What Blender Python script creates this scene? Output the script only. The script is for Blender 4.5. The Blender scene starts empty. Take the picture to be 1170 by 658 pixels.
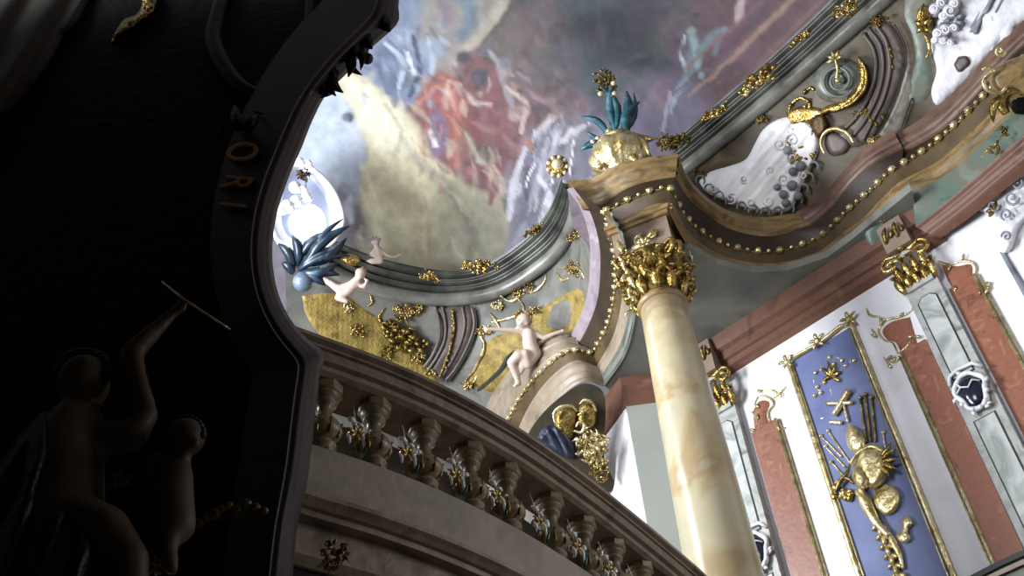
import bpy, bmesh, math, random
import numpy as np
from mathutils import Vector, Matrix
from mathutils.bvhtree import BVHTree
from mathutils.geometry import delaunay_2d_cdt
rnd = random.Random(7)
SC = bpy.context.scene
COL = SC.collection
# ------------------------------------------------------------------ camera
F, CX, CY = 1254.0, 585.0, 329.0
EYE = np.array([0, 0, 1.6])
_up = np.array([480 - CX, 850 + CY, -F]); _up /= np.linalg.norm(_up)
_v = np.array([0, 0, -1.0]); _fw = _v - _up * _v.dot(_up); _fw /= np.linalg.norm(_fw)
R = np.array([np.cross(_fw, _up), _fw, _up])
cd = bpy.data.cameras.new('camera'); cd.sensor_width = 36; cd.lens = F / 1170 * 36; cd.clip_end = 200
cam = bpy.data.objects.new('camera', cd); COL.objects.link(cam)
cam.matrix_world = Matrix([[*R[i], EYE[i]] for i in range(3)] + [[0, 0, 0, 1]])
SC.camera = cam

def ray(x, y):
    d = R @ np.array([x - CX, CY - y, -F]); return d / np.linalg.norm(d)
def Z(x, y, z):
    d = ray(x, y); return EYE + d * ((z - 1.6) / d[2])
def pix(p):
    c = R.T @ (np.asarray(p, float) - EYE); return CX - F * c[0] / c[2], CY + F * c[1] / c[2]

# ------------------------------------------------------------------ materials
def lin(h):
    if not isinstance(h, str): return tuple(h)
    h = h.lstrip('#'); o = []
    for i in (0, 2, 4):
        c = int(h[i:i+2], 16) / 255
        o.append(c / 12.92 if c <= .04045 else ((c + .055) / 1.055) ** 2.4)
    return tuple(o)
M = {}
def mat(name, cols, scale=3.0, rough=.5, metal=0.0, bump=0.0, bscale=None, dist=0.6, detail=6, stretch=(1, 1, 1), spec=.5, emit=None):
    m = bpy.data.materials.new(name); m.use_nodes = True; nt = m.node_tree; N = nt.nodes; L = nt.links
    b = N['Principled BSDF']; b.inputs['Roughness'].default_value = rough; b.inputs['Metallic'].default_value = metal
    b.inputs['Specular IOR Level'].default_value = spec
    tc = N.new('ShaderNodeTexCoord'); mp = N.new('ShaderNodeMapping'); L.new(tc.outputs['Object'], mp.inputs[0])
    mp.inputs['Scale'].default_value = stretch
    if isinstance(cols, str): cols = [cols]
    if len(cols) > 1:
        n = N.new('ShaderNodeTexNoise'); n.inputs['Scale'].default_value = scale; n.inputs['Detail'].default_value = detail
        n.inputs['Distortion'].default_value = dist; L.new(mp.outputs[0], n.inputs['Vector'])
        cr = N.new('ShaderNodeValToRGB'); e = cr.color_ramp.elements
        while len(e) < len(cols): e.new(.5)
        for i, c in enumerate(cols):
            e[i].position = .3 + .4 * i / (len(cols) - 1); e[i].color = (*lin(c), 1)
        L.new(n.outputs['Fac'], cr.inputs[0]); L.new(cr.outputs[0], b.inputs['Base Color'])
    else: b.inputs['Base Color'].default_value = (*lin(cols[0]), 1)
    if bump:
        n2 = N.new('ShaderNodeTexNoise'); n2.inputs['Scale'].default_value = bscale or scale * 4; n2.inputs['Detail'].default_value = 4
        L.new(mp.outputs[0], n2.inputs['Vector']); bp = N.new('ShaderNodeBump'); bp.inputs['Strength'].default_value = bump
        bp.inputs['Distance'].default_value = .05; L.new(n2.outputs['Fac'], bp.inputs['Height']); L.new(bp.outputs[0], b.inputs['Normal'])
    if emit:
        b.inputs['Emission Color'].default_value = (*lin(emit[0]), 1); b.inputs['Emission Strength'].default_value = emit[1]
    M[name] = m; return m
mat('gold', ['#6a5424', '#a88c4c', '#d8c48c'], 9, .24, .85, .4, 30)
mat('old_gold', ['#4a3c18', '#7c6834', '#b09a62'], 9, .32, .75, .4, 26)
mat('pale_gold', ['#94804c', '#cbbb88', '#ece0bc'], 7, .26, .7, .3, 22)
mat('ochre_diaper', ['#5e5028', '#887438', '#a08c4c'], 6, .6, .2, .3, 30)
mat('column_marble', ['#8c9090', '#aca68e', '#b4aa8c', '#a08c68', '#bcbab0'], 1.0, .28, 0, .05, 8, .7)
mat('tan_marble', ['#4c3a22', '#75603e', '#8c754c', '#5e482a'], 2.2, .4, 0, .1, 10, 1.0, stretch=(1, 1, 3))
mat('rose_marble', ['#4a332c', '#644a3e', '#70584a', '#573c33'], 1.6, .4, 0, .1, 8, .8)
mat('mauve_marble', ['#7c7280', '#988c94', '#8a8086', '#aaa0a6'], 2, .35, 0, .05, 8)
mat('beige_marble', ['#6c6054', '#857868', '#928676', '#786c5e'], 2, .45, 0, .08, 9)
mat('frieze_brown', ['#362a1a', '#4e3f28', '#5e4c32'], 2, .45, 0, .1, 10)
mat('green_marble', ['#383c38', '#545852', '#666a63', '#444843'], 2.2, .35, 0, .05, 8, 1.0)
mat('jade_marble', ['#44554c', '#5f7166', '#6c6c60', '#788478'], 1.6, .4, 0, .05, 8, 1.2)
mat('soffit', ['#565854', '#6c6e6a', '#7c7e76', '#60665e'], .7, .6, 0, .03, 5, 1.0)
mat('pink_band', ['#543a2e', '#6c4c3e', '#66463a', '#7a5c4c'], 2.2, .4, 0, .05, 8, 1.0)
mat('orange_marble', ['#6c4234', '#8c5c48', '#865442', '#9c7058'], 5, .35, 0, .05, 14, 1.4, detail=12)
mat('white_plaster', ['#d4d4dc', '#e0e0e6', '#e6e8f0'], 1.2, .7)
mat('stucco', ['#c0c0c8', '#d6d6dc', '#e8e8ec'], 2, .5, 0, .3, 9)
mat('shell_white', ['#e4e4ea', '#f6f6fa', '#ffffff'], 2.2, .45, 0, .2, 7)
mat('blue_ground', ['#4c5684', '#5c668e', '#687298'], 1.5, .6)
mat('grey_pilaster', ['#7e8280', '#969894', '#a9aba8', '#70736f'], 2.4, .35, 0, .03, 8, 1.6)
mat('pale_marble', ['#9ca29e', '#b8bcba', '#868e8a', '#c8ccca'], 1.6, .3, 0, .03, 8, 1.0)
mat('black_stone', ['#0c0e18', '#161a2c', '#22262f'], 4, .15)
mat('dark_line', ['#20241f'], 1, .6)
mat('attic_left', ['#464846', '#5e605b', '#72706a', '#50534f'], 1.3, .5, 0, .06, 6, 1.2)
mat('attic_right', ['#2c2418', '#463a26', '#5c5240', '#3c3424'], 1.2, .5, 0, .1, 6, 1.2)
mat('console_mauve', ['#3c3434', '#544a46', '#645850'], 1.6, .45, 0, .1, 8)
mat('skin', ['#a89488', '#bca89c', '#c8b6aa'], 2, .5)
mat('teal_leaf', ['#183c48', '#2c5864', '#5c8894'], 3, .3, .1)
mat('slate_leaf', ['#0c141c', '#1a2836', '#2c4254'], 3, .35)
mat('blue_ball', ['#4a566a', '#6c7a8e'], 3, .3)
mat('rail_stone', ['#5c4e42', '#7c6c5c', '#8c7c68', '#68584a'], 3.5, .5, 0, .15, 16, .8)
mat('baluster_stone', ['#5a4c38', '#7c6c52', '#94846a'], 5, .35, 0, .15, 18)
mat('grey_fascia', ['#7c7262', '#94897a', '#857a6c'], 3, .55, 0, .15, 12)
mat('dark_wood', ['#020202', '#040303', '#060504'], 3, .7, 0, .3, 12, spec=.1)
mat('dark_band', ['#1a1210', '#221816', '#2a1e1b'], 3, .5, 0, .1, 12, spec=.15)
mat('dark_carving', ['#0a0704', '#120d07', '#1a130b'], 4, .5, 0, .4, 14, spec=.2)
mat('dark_gilt', ['#2a1e0a', '#4c3612', '#6a501e'], 5, .45, .5, .3, 18)
mat('letter_gilt', ['#a8825c', '#c49a70'], 5, .45, .1)
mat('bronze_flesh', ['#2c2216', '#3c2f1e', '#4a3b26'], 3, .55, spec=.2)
mat('floor_stone', ['#4a443c', '#5c554a', '#6a6256'], 1, .5)
mat('back_plaster', ['#6e685e', '#7c766a'], .6, .8)
mat('window_glow', ['#ffffff'], 1, .4, emit=('#e8eeff', 6.0))
mat('pane_dim', ['#8890a8'], 1, .4, emit=('#a8b2d8', .55))
mat('field_grey', ['#5c564c', '#787066', '#8c857c'], 1.5, .5, 0, .06, 6)
mat('arch_shade', ['#181208', '#2c2210', '#3a2e18'], 3, .6)
mat('crystal', ['#e6ecf6', '#f6f8ff'], 1, .1, 0, spec=1.0)
mat('ring_lit', ['#50504b', '#6c6c66', '#82827c'], 2.2, .3, 0, .05, 8, .8)  # lighter copy of the ring stone, highlight of the half-round put into colour
mat('ring_shaded', ['#2e2f2c', '#444641', '#595b55'], 2.2, .4, 0, .05, 8, .8)  # darker copy of the ring stone, shade of the grooved fillets in the colour
mat('green_glass', ['#0c4030', '#14604a'], 3, .1)
mat('banner_blue', ['#141a2a', '#2a3246', '#545c70'], 3, .5, 0, .3, 9)
mat('shade_grey', ['#5c6068', '#7a7e88', '#94989f'], 2, .5, 0, .3, 8)
mat('rose_light', ['#6c5c50', '#8a786a', '#7c6a5c'], 2, .45, 0, .1, 8)
mat('rail_shade', ['#1c1612', '#2a211a', '#342a20'], 3, .6)
mat('cove_shadow', ['#1e160c', '#2e2214', '#3a2c1a'], 2, .5, 0, .1, 10)  # undercut shadow below corona and ring bar, put into a dark brown
mat('pier_face', ['#8c908a', '#989c94'], .6, .5)
mat('pearl', ['#d8c89a', '#f2e8cc'], 3, .2, .5)

# ------------------------------------------------------------------ mesh builder
class MB:
    def __init__(s): s.v = []; s.f = []
    def add(s, vs, fs):
        b = len(s.v); s.v += [tuple(float(c) for c in v) for v in vs]; s.f += [tuple(b + i for i in f) for f in fs]
    def grid(s, rows, closed=False):
        n = len(rows[0]); vs = [p for r in rows for p in r]; fs = []
        for i in range(len(rows) - 1):
            for j in range(n if closed else n - 1):
                k = (j + 1) % n
                fs.append((i*n + j, i*n + k, (i+1)*n + k, (i+1)*n + j))
        s.add(vs, fs)
    def tube(s, pts, rad, n=8):
        pts = [np.array(p, float) for p in pts]; m = len(pts)
        if not hasattr(rad, '__len__'): rad = [rad] * m
        rows = []; prev = None
        for i in range(m):
            t = pts[min(i+1, m-1)] - pts[max(i-1, 0)]; t /= (np.linalg.norm(t) + 1e-9)
            a = prev if prev is not None else np.cross(t, [0.31, .2, .93])
            a = a - t * a.dot(t)
            if np.linalg.norm(a) < 1e-6: a = np.cross(t, [1, 0, 0])
            a /= np.linalg.norm(a); prev = a; b = np.cross(t, a)
            rows.append([pts[i] + rad[i] * (a * math.cos(q) + b * math.sin(q)) for q in [2*math.pi*k/n for k in range(n)]])
        base = len(s.v); s.grid(rows, True)
        s.f.append(tuple(base + k for k in range(n))[::-1]); s.f.append(tuple(base + (m-1)*n + k for k in range(n)))
    def ball(s, c, ax, n=8, m=6):
        c = np.array(c, float)
        if not hasattr(ax, '__len__'): ax = [np.array([ax, 0, 0]), np.array([0, ax, 0]), np.array([0, 0, ax])]
        rows = []
        for i in range(1, m):
            th = math.pi * i / m
            rows.append([c + ax[2]*math.cos(th) + math.sin(th) * (ax[0]*math.cos(q) + ax[1]*math.sin(q)) for q in [2*math.pi*k/n for k in range(n)]])
        b = len(s.v); s.grid(rows, True); t = len(s.v); s.v += [tuple(c + ax[2]), tuple(c - ax[2])]
        l = b + (m-2)*n
        for k in range(n):
            s.f.append((t, b + (k+1) % n, b + k)); s.f.append((t+1, l + k, l + (k+1) % n))
    def box(s, o, a, b, c):
        o, a, b, c = [np.array(q, float) for q in (o, a, b, c)]
        s.add([o, o+a, o+a+b, o+b, o+c, o+a+c, o+a+b+c, o+b+c], [(0,3,2,1),(4,5,6,7),(0,1,5,4),(1,2,6,5),(2,3,7,6),(3,0,4,7)])
    def lathe(s, prof, o, n=24, sq=0):
        o = np.array(o, float); rows = [[o + np.array([r*math.cos(q), r*math.sin(q), z]) for q in [2*math.pi*k/n for k in range(n)]] for r, z in prof]
        b = len(s.v); s.grid(rows, True); s.f.append(tuple(b+k for k in range(n))[::-1]); s.f.append(tuple(b+(len(rows)-1)*n+k for k in range(n)))
    def blade(s, p0, p1, w, nrm, curl=.25, n=7, th=.3, bend=0.0):
        p0, p1, nrm = [np.array(q, float) for q in (p0, p1, nrm)]; d = p1 - p0; L = np.linalg.norm(d) + 1e-9
        side = np.cross(d / L, nrm); side /= np.linalg.norm(side) + 1e-9; rows = []
        for i in range(n):
            t = i / (n - 1); ww = w * (math.sin(math.pi * min(1, t * .86 + .12)) ** .8) * (1 + .18 * math.sin(t * 19)) + .002 * L
            c = p0 + d * t + nrm * L * curl * math.sin(math.pi * t * .9) + side * bend * L * math.sin(math.pi * t)
            rows.append([c - side*ww, c + nrm*ww*th*1.5, c + side*ww, c - nrm*ww*th])
        b = len(s.v); s.grid(rows, True); s.f.append((b+3, b+2, b+1, b)); k = b + (n-1)*4; s.f.append((k, k+1, k+2, k+3))
    def build(s, name, m, parent=None, smooth=True, kind=None):
        me = bpy.data.meshes.new(name)
        if parent is not None: o0 = np.array(world(parent))
        else:
            a = np.array(s.v); o0 = np.array([a[:, 0].mean(), a[:, 1].mean(), a[:, 2].min()])
        a = np.array(s.v) - o0
        me.from_pydata(a.tolist(), [], s.f); me.update()
        bm = bmesh.new(); bm.from_mesh(me); bmesh.ops.recalc_face_normals(bm, faces=bm.faces); bm.to_mesh(me); bm.free()
        if smooth: me.shade_smooth()
        me.materials.append(M[m] if isinstance(m, str) else m)
        o = bpy.data.objects.new(name, me); COL.objects.link(o)
        if parent is not None: o.parent = parent
        else: o.location = o0
        if kind: o['kind'] = kind
        return o
def world(o):
    p = np.array(o.location)
    while o.parent: o = o.parent; p = p + np.array(o.location)
    return p
def tag(o, label, cat, group=None):
    o['label'] = label; o['category'] = cat
    if group: o['group'] = group
    return o
def thing(name, loc, label, cat, group=None):
    o = bpy.data.objects.new(name, None); COL.objects.link(o); o.location = [float(c) for c in loc]; return tag(o, label, cat, group)

# ------------------------------------------------------------------ curves and surfaces
def cr(pts, n):
    """Catmull-Rom through points, resampled to n points by arc length."""
    P = np.array(pts, float)
    if len(P) == 2: 
        return np.array([P[0] + (P[1]-P[0]) * i/(n-1) for i in range(n)])
    Q = np.vstack([2*P[0]-P[1], P, 2*P[-1]-P[-2]]); out = []
    for i in range(1, len(Q) - 2):
        for t in np.linspace(0, 1, 16, endpoint=False):
            a, b, c, d = Q[i-1:i+3]
            out.append(.5*((2*b) + (c-a)*t + (2*a-5*b+4*c-d)*t*t + (3*b-a-3*c+d)*t**3))
    out.append(P[-1]); out = np.array(out)
    s = np.r_[0, np.cumsum(np.linalg.norm(np.diff(out, axis=0), axis=1))]; u = np.linspace(0, s[-1], n)
    return np.column_stack([np.interp(u, s, out[:, k]) for k in range(P.shape[1])])
class Surf:
    def __init__(s, fn): s.fn = fn
    def t(s, x, y): return s.fn(x, y)
    def at(s, x, y, h=0.0): return EYE + ray(x, y) * (s.fn(x, y) - h)
    def mpp(s, x, y): return s.fn(x, y) / F
def plane_surf(P, n):
    P = np.array(P, float); n = np.array(n, float)
    return Surf(lambda x, y: ((P - EYE) @ n) / (ray(x, y) @ n))
def bvh_surf(objs):
    vs = []; fs = []
    for o in objs:
        b = len(vs); w = world(o); vs += [tuple(np.array(v.co) + w) for v in o.data.vertices]; fs += [tuple(b+i for i in p.vertices) for p in o.data.polygons]
    T = BVHTree.FromPolygons(vs, fs); last = [14.0]
    def f(x, y):
        h = T.ray_cast(Vector(EYE), Vector(ray(x, y)))
        if h[0] is not None: last[0] = h[3]; return h[3]
        return last[0]
    return Surf(f)
# main right wall in (s, z)
WA = np.array([2.6, 12.02, 0]); WB = np.array([6.4, 8.81, 0]); WU = (WB-WA)/np.linalg.norm(WB-WA); WN = np.array([WU[1], -WU[0], 0])
if WN @ (EYE - WA) < 0: WN = -WN
def W(s, z, h=0.0): return WA + WU*s + WN*h + np.array([0, 0, z])
SW = plane_surf(WA, WN)
def wsz(x, y):
    P = SW.at(x, y); return (P - WA) @ WU, P[2]

def loft(edges, nrow=4, n=60, prof=None):
    """edges: list of (pixel polyline, z). Returns rows of 3-D points; prof adds a moulded relief between edges."""
    E3 = [cr([Z(x, y, z) for x, y in pl], n) for pl, z in edges]
    rows = []
    for k in range(len(E3) - 1):
        a, b = E3[k], E3[k+1]
        for i in range(nrow):
            t = i / nrow; r = a*(1-t) + b*t
            if prof:
                d = prof(k, t)
                if d:
                    tg = np.gradient(r, axis=0); tg[:, 2] = 0; tg /= np.linalg.norm(tg, axis=1)[:, None] + 1e-9
                    nn = np.column_stack([tg[:, 1], -tg[:, 0], 0*tg[:, 0]]); cc = EYE - r; cc[:, 2] = 0
                    sg = np.sign((nn*cc).sum(1))[:, None]; r = r + nn*sg*d
            rows.append(r)
    rows.append(E3[-1]); return rows
def pip(x, y, poly):
    c = False; j = len(poly) - 1
    for i in range(len(poly)):
        if (poly[i][1] > y) != (poly[j][1] > y) and x < (poly[j][0]-poly[i][0])*(y-poly[i][1])/(poly[j][1]-poly[i][1]+1e-12)+poly[i][0]: c = not c
        j = i
    return c
def plate(mb, S, poly, h=.05, step=4, hf=None, edge=4.0, smooth=True, sink=.04):
    """relief shape lying on surface S: outline in pixels of the survey picture, pillowed to height h (metres)."""
    if smooth and len(poly) > 3:
        P = cr(list(poly) + [poly[0]], max(16, int(sum(math.dist(poly[i], poly[i-1]) for i in range(len(poly)))/step)))[:-1]
    else:
        P = []
        for i in range(len(poly)):
            a, b = np.array(poly[i], float), np.array(poly[(i+1) % len(poly)], float); k = max(1, int(np.linalg.norm(b-a)/step))
            P += [a + (b-a)*j/k for j in range(k)]
        P = np.array(P)
    nb = len(P); pts = [Vector(p) for p in P]; PP = [tuple(p) for p in P]
    x0, y0 = P.min(0); x1, y1 = P.max(0)
    def dist(x, y): return np.sqrt(((P - [x, y])**2).sum(1)).min()
    y = y0 + step/2; r = 0
    while y < y1:
        x = x0 + (step/2 if r % 2 else 0)
        while x < x1:
            if pip(x, y, PP) and dist(x, y) > step*.6: pts.append(Vector((x, y)))
            x += step
        y += step*.87; r += 1
    ov, oe, of, *_ = delaunay_2d_cdt(pts, [(i, (i+1) % nb) for i in range(nb)], [list(range(nb))], 1, 1e-5)
    vs = []
    for i, p in enumerate(ov):
        d = dist(p.x, p.y); k = min(1, d/edge) if edge > 0 else 1
        hh = h * math.sqrt(max(0, 1-(1-k)**2))
        if hf: hh += hf(p.x, p.y, d) * k
        if edge == 0: hh = h
        vs.append(S.at(p.x, p.y, hh))
    b = len(mb.v); mb.add(vs, of)
    # skirt
    sk = [S.at(p[0], p[1], -sink) for p in P]; fr = [S.at(p[0], p[1], h if edge == 0 else 0) for p in P]
    mb.grid([fr + [fr[0]], sk + [sk[0]]])
def ptube(mb, S, pts, rpx, h=None, n=8, seg=None, smooth=True):
    m = seg or max(6, len(pts)*5); P = cr(pts, m) if smooth else np.array(pts, float)
    k = S.mpp(*P[0]); 
    if hasattr(rpx, '__len__'): rr = np.interp(np.linspace(0, 1, len(P)), np.linspace(0, 1, len(rpx)), rpx)
    else: rr = [rpx]*len(P)
    mb.tube([S.at(p[0], p[1], (r*k*.8 if h is None else h)) for p, r in zip(P, rr)], [r*k for r in rr], n)
def pblade(mb, S, a, b, wpx, curl=.25, h=.03, bend=0., h1=None):
    k = S.mpp(*a); mb.blade(S.at(*a, h), S.at(*b, h if h1 is None else h1), wpx*k, -ray(*a), curl, bend=bend)
def pball(mb, S, a, rpx, h=0., sx=1, sy=1):
    k = S.mpp(*a)*rpx; X = R @ np.array([1, 0, 0]); Y = R @ np.array([0, 1, 0]); Q = R @ np.array([0, 0, 1])
    mb.ball(S.at(*a, h), [X*k*sx, Y*k*sy, Q*k], 12, 8)
def scroll(mb, S, c, r, turns=1.4, a0=0., rpx=1.6, cw=1, h=None, tail=0.0):
    pts = []; m = int(10*turns) + 4
    for i in range(m):
        t = i/(m-1); a = a0 + cw*turns*2*math.pi*t; q = r*(1-t*.85); pts.append((c[0]+q*math.cos(a), c[1]+q*math.sin(a)))
    ptube(mb, S, pts, [rpx*.6, rpx, rpx*.9, rpx*.7, rpx*.9], h, 6, seg=m*2)
    pball(mb, S, pts[-1], rpx*1.3, .03)
def rocaille(name, S, c, size, seed, label, cat='ornament', group=None, material='gold', asp=1.0, ang=0., dens=1.0, h=.04):
    """a gilt spray: leaf blades, C-scrolls and berries, three parts."""
    rr = random.Random(seed); base = S.at(*c)
    t = thing(name, base, label, cat, group); lv, scm, be = MB(), MB(), MB(); ca, sa = math.cos(ang), math.sin(ang)
    def q(u, v): u *= size; v *= size*asp; return (c[0]+u*ca-v*sa, c[1]+u*sa+v*ca)
    spine = [(rr.uniform(-.9, .9), rr.uniform(-.6, .6)) for _ in range(4)]
    for i in range(int(22*dens)):
        s0 = rr.choice(spine) if i % 3 else (0, 0); a = rr.uniform(0, 6.28); r0 = rr.uniform(0, .35); u, v = s0[0]*.7 + r0*math.cos(a), s0[1]*.7 + r0*math.sin(a)
        L = rr.uniform(.22, .48); a += rr.uniform(-.7, .7); k = max(.1, 1.15 - math.hypot(u, v)); L *= min(1, k + .4)
        pblade(lv, S, q(u, v), q(u + L*math.cos(a), v + L*math.sin(a)), max(1.1, size*rr.uniform(.06, .12)), rr.uniform(.2, .5), h*rr.uniform(.4, 1.6), rr.uniform(-.45, .45), h1=h*rr.uniform(.2, 2.2))
    for i in range(int(7*dens)):
        s0 = rr.choice(spine); scroll(scm, S, q(s0[0]*.8 + rr.uniform(-.25, .25), s0[1]*.8 + rr.uniform(-.25, .25)), size*rr.uniform(.1, .2), rr.uniform(.7, 1.3), rr.uniform(0, 6), max(.7, size*.04), rr.choice((1, -1)), h*1.5)
    for i in range(int(6*dens)):
        s0 = rr.choice(spine); pball(be, S, q(s0[0]*.8 + rr.uniform(-.35, .35), s0[1]*.8 + rr.uniform(-.35, .35)), max(1.1, size*rr.uniform(.05, .09)), h*1.8)
    lv.build('leaf_spray', material, t); scm.build('scrollwork', material, t); be.build('berries', 'pale_gold' if material == 'gold' else material, t)
    return t
def blob(name, prims, voxel, m, parent=None, smooth_it=6):
    """one continuous body: tapered capsules and balls merged by a voxel remesh."""
    mb = MB()
    for p in prims:
        if p[0] == 'c':
            _, a, b, ra, rb = p; a, b = np.array(a, float), np.array(b, float)
            mb.tube([a + (b-a)*i/5 for i in range(6)], [ra + (rb-ra)*i/5 for i in range(6)], 12); mb.ball(a, ra, 12, 8); mb.ball(b, rb, 12, 8)
        else: mb.ball(p[1], p[2], 14, 10)
    o = mb.build(name, m, parent); r = o.modifiers.new('remesh', 'REMESH'); r.mode = 'VOXEL'; r.voxel_size = voxel; r.use_smooth_shade = True
    s = o.modifiers.new('smooth', 'SMOOTH'); s.iterations = smooth_it; s.factor = .5
    dg = bpy.context.evaluated_depsgraph_get(); dg.update(); me = bpy.data.meshes.new_from_object(o.evaluated_get(dg)); o.modifiers.clear(); o.data = me; me.shade_smooth()
    if not me.materials: me.materials.append(M[m])
    return o
def chain(S, pts):
    """pts: (px, py, depth px toward the viewer, radius px)"""
    k = S.mpp(pts[0][0], pts[0][1]); P = [(S.at(x, y, d*k), r*k) for x, y, d, r in pts]
    return [('c', P[i][0], P[i+1][0], P[i][1], P[i+1][1]) for i in range(len(P)-1)]
def bl(S, x, y, d, r, sx=1, sy=1):
    k = S.mpp(x, y); X = R @ np.array([1, 0, 0]); Y = R @ np.array([0, 1, 0]); Q = R @ np.array([0, 0, 1])
    return ('b', S.at(x, y, d*k), [X*r*k*sx, Y*r*k*sy, Q*r*k])

LW, LB, LO, LA, LR, LV = 2100, 1000, 60, .25, 190, 450
# ================================================================== ENTABLATURES
def steps(amps):
    def f(k, t):
        a = amps.get(k)
        if not a: return 0
        return a[int(t * len(a)) % len(a)]
    return f
def strip(name, edges, m, nrow=6, n=70, prof=None, parent=None, kind='structure'):
    b = MB(); b.grid(loft(edges, nrow, n, prof)); o = b.build(name, m, parent, kind=None if parent else kind); return o
def entab(name, E, mats, beads=2, cap=True, profs=None, brad=.045, bsp=.15):
    """E: list of (pixel polyline, z) from corona top to architrave foot; returns the structure Empty."""
    o = bpy.data.objects.new(name, None); COL.objects.link(o); mid = E[0][0][len(E[0][0])//2]; o.location = [float(c) for c in Z(*mid, E[0][1])]; o['kind'] = 'structure'
    names = ['corona', 'frieze_cove', 'bead_bed', 'architrave', 'soffit_fillet', 'frieze', 'lower_moulding']
    for i in range(len(E)-1):
        pr = (profs or {}).get(i)
        b = MB(); b.grid(loft(E[i:i+2], 8, 70, (lambda k, t, pr=pr: pr[min(len(pr)-1, int(t*len(pr)))] if pr and t > 0 else 0))); b.build(names[i], mats[i], o)
    if cap:   # top ledge running back from the corona
        top = cr([Z(x, y, E[0][1]) for x, y in E[0][0]], 70); c = np.array([-1, 5.5, 0]); back = []
        for p in top:
            d = np.array([p[0], p[1], 0]) - np.array([0, 0, 0]); d /= np.linalg.norm(d); back.append(p + d*.7)
        b = MB(); b.grid([top, top*0.5 + np.array(back)*.5, np.array(back)]); b.build('top_ledge', mats[0], o)
    if beads is not None:
        bd = cr([Z(x, y, E[beads][1]) for x, y in E[beads][0]], 400); s = np.r_[0, np.cumsum(np.linalg.norm(np.diff(bd, axis=0), axis=1))]
        b = MB(); k = 0
        for u in np.arange(.05, s[-1], bsp):
            i = int(np.searchsorted(s, u)); p = bd[min(i, 399)]; d = EYE - p; d[2] = 0; d /= np.linalg.norm(d); r = brad*(1 if k % 2 == 0 else .62)
            b.ball(p + d*.03, r, 10, 8); k += 1
            if k % 2: s_ = np.cross(d, [0, 0, 1]); [b.blade(p + d*.02, p + d*.05 + s_*.055*c1 + np.array([0, 0, .05*c2]), .018, d, .2, 4) for c1, c2 in ((1, .5), (-1, .5), (1, -.6), (-1, -.6))]
        b.build('bead_moulding', 'pale_gold', o)
        b = MB(); b.tube(bd[::5], .014, 6); b.build('bead_string', 'old_gold', o)
    return o
PR_COR = [0, .03, .03, .0, .04, .02]; PR_ARC = [0, .03, .0, .03, .0]
L1 = [([(648,216),(664,240),(673,270),(674,300),(671,335),(661,365),(651,383)], 13.7),
      ([(655,214),(673,240),(683,270),(686,300),(683,340),(673,370),(661,393)], 13.45),
      ([(690,241),(698,270),(703,300),(702,340),(693,375),(678,404)], 13.15),
      ([(696,240),(706,270),(711,305),(710,345),(700,385),(682,418)], 12.95),
      ([(700,250),(714,285),(719,315),(719,350),(709,392),(688,428)], 12.65),
      ([(712,270),(722,310),(727,350),(716,402),(690,442)], 12.4)]
entab('trim_1', L1, ['mauve_marble', 'cove_shadow', 'frieze_brown', 'beige_marble', 'green_marble'], profs={0: [0, .03, .0, .03], 3: [0, .02, .0], 4: [0, .03, 0, .02]}, brad=.046, bsp=.12)
L2 = [([(651,383),(630,385),(605,401),(580,425),(560,455),(545,485)], 13.7),
      ([(661,393),(640,392),(612,409),(586,436),(566,466),(553,495)], 13.42),
      ([(678,404),(650,402),(622,422),(598,450),(581,480),(570,510)], 13.15),
      ([(682,418),(657,412),(630,430),(608,458),(592,490),(582,520)], 12.95),
      ([(688,428),(665,424),(641,438),(618,465),(603,497),(595,525)], 12.65),
      ([(690,442),(668,436),(646,449),(627,472),(614,503),(606,530)], 12.4)]
entab('trim_2', L2, ['beige_marble', 'beige_marble', 'frieze_brown', 'beige_marble', 'beige_marble'], profs={0: [0, .0, .05, .02, .05], 1: [0, .03, .05], 3: [0, .03, 0], 4: [0, .05, .0, .03]}, brad=.046, bsp=.12)
CC = [([(648,206),(675,204),(702,190),(738,180),(775,176)], 13.75),
      ([(666,240),(690,232),(715,216),(742,207),(772,202)], 13.42),
      ([(690,243),(708,234),(728,225),(748,218),(765,214)], 13.15),
      ([(695,258),(712,249),(730,240),(750,233),(765,231)], 12.98),
      ([(697,268),(714,257),(733,249),(750,243),(764,242)], 12.85)]
entab('trim_3', CC, ['tan_marble', 'cove_shadow', 'frieze_brown', 'tan_marble'], profs={0: [0, .02, .05, .03, .0, .04], 3: [0, .03]}, brad=.045, bsp=.16)
R1 = [([(775,176),(785,200),(804,222),(832,240),(870,248),(905,244)], 13.7),
      ([(772,202),(783,222),(805,243),(835,262),(880,270),(927,257)], 13.42),
      ([(765,214),(783,248),(808,270),(840,284),(885,288),(930,275),(955,256)], 13.15),
      ([(765,231),(783,262),(810,284),(845,297),(890,300),(935,287),(962,266)], 12.9),
      ([(764,242),(788,283),(820,302),(860,311),(900,309),(945,294),(975,272)], 12.5)]
entab('trim_4', R1, ['tan_marble', 'cove_shadow', 'frieze_brown', 'tan_marble'], profs={0: [0, .02, .05, .0, .04], 3: [0, .04, .0, .05, 0]}, brad=.056, bsp=.16)
R2 = [([(905,244),(935,228),(960,200),(985,172),(1020,148)], 13.75),
      ([(925,260),(950,237),(975,207),(1000,186),(1032,170)], 13.42),
      ([(955,256),(970,240),(995,218),(1018,196),(1030,189)], 13.15),
      ([(962,266),(985,250),(1005,229),(1025,210),(1036,203)], 12.9),
      ([(975,272),(1000,255),(1020,237),(1042,217)], 12.6)]
entab('trim_5', R2, ['rose_marble', 'cove_shadow', 'frieze_brown', 'tan_marble'], profs={0: [0, .0, .06, .02, .06], 3: [0, .04, 0]}, brad=.052, bsp=.13)
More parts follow.
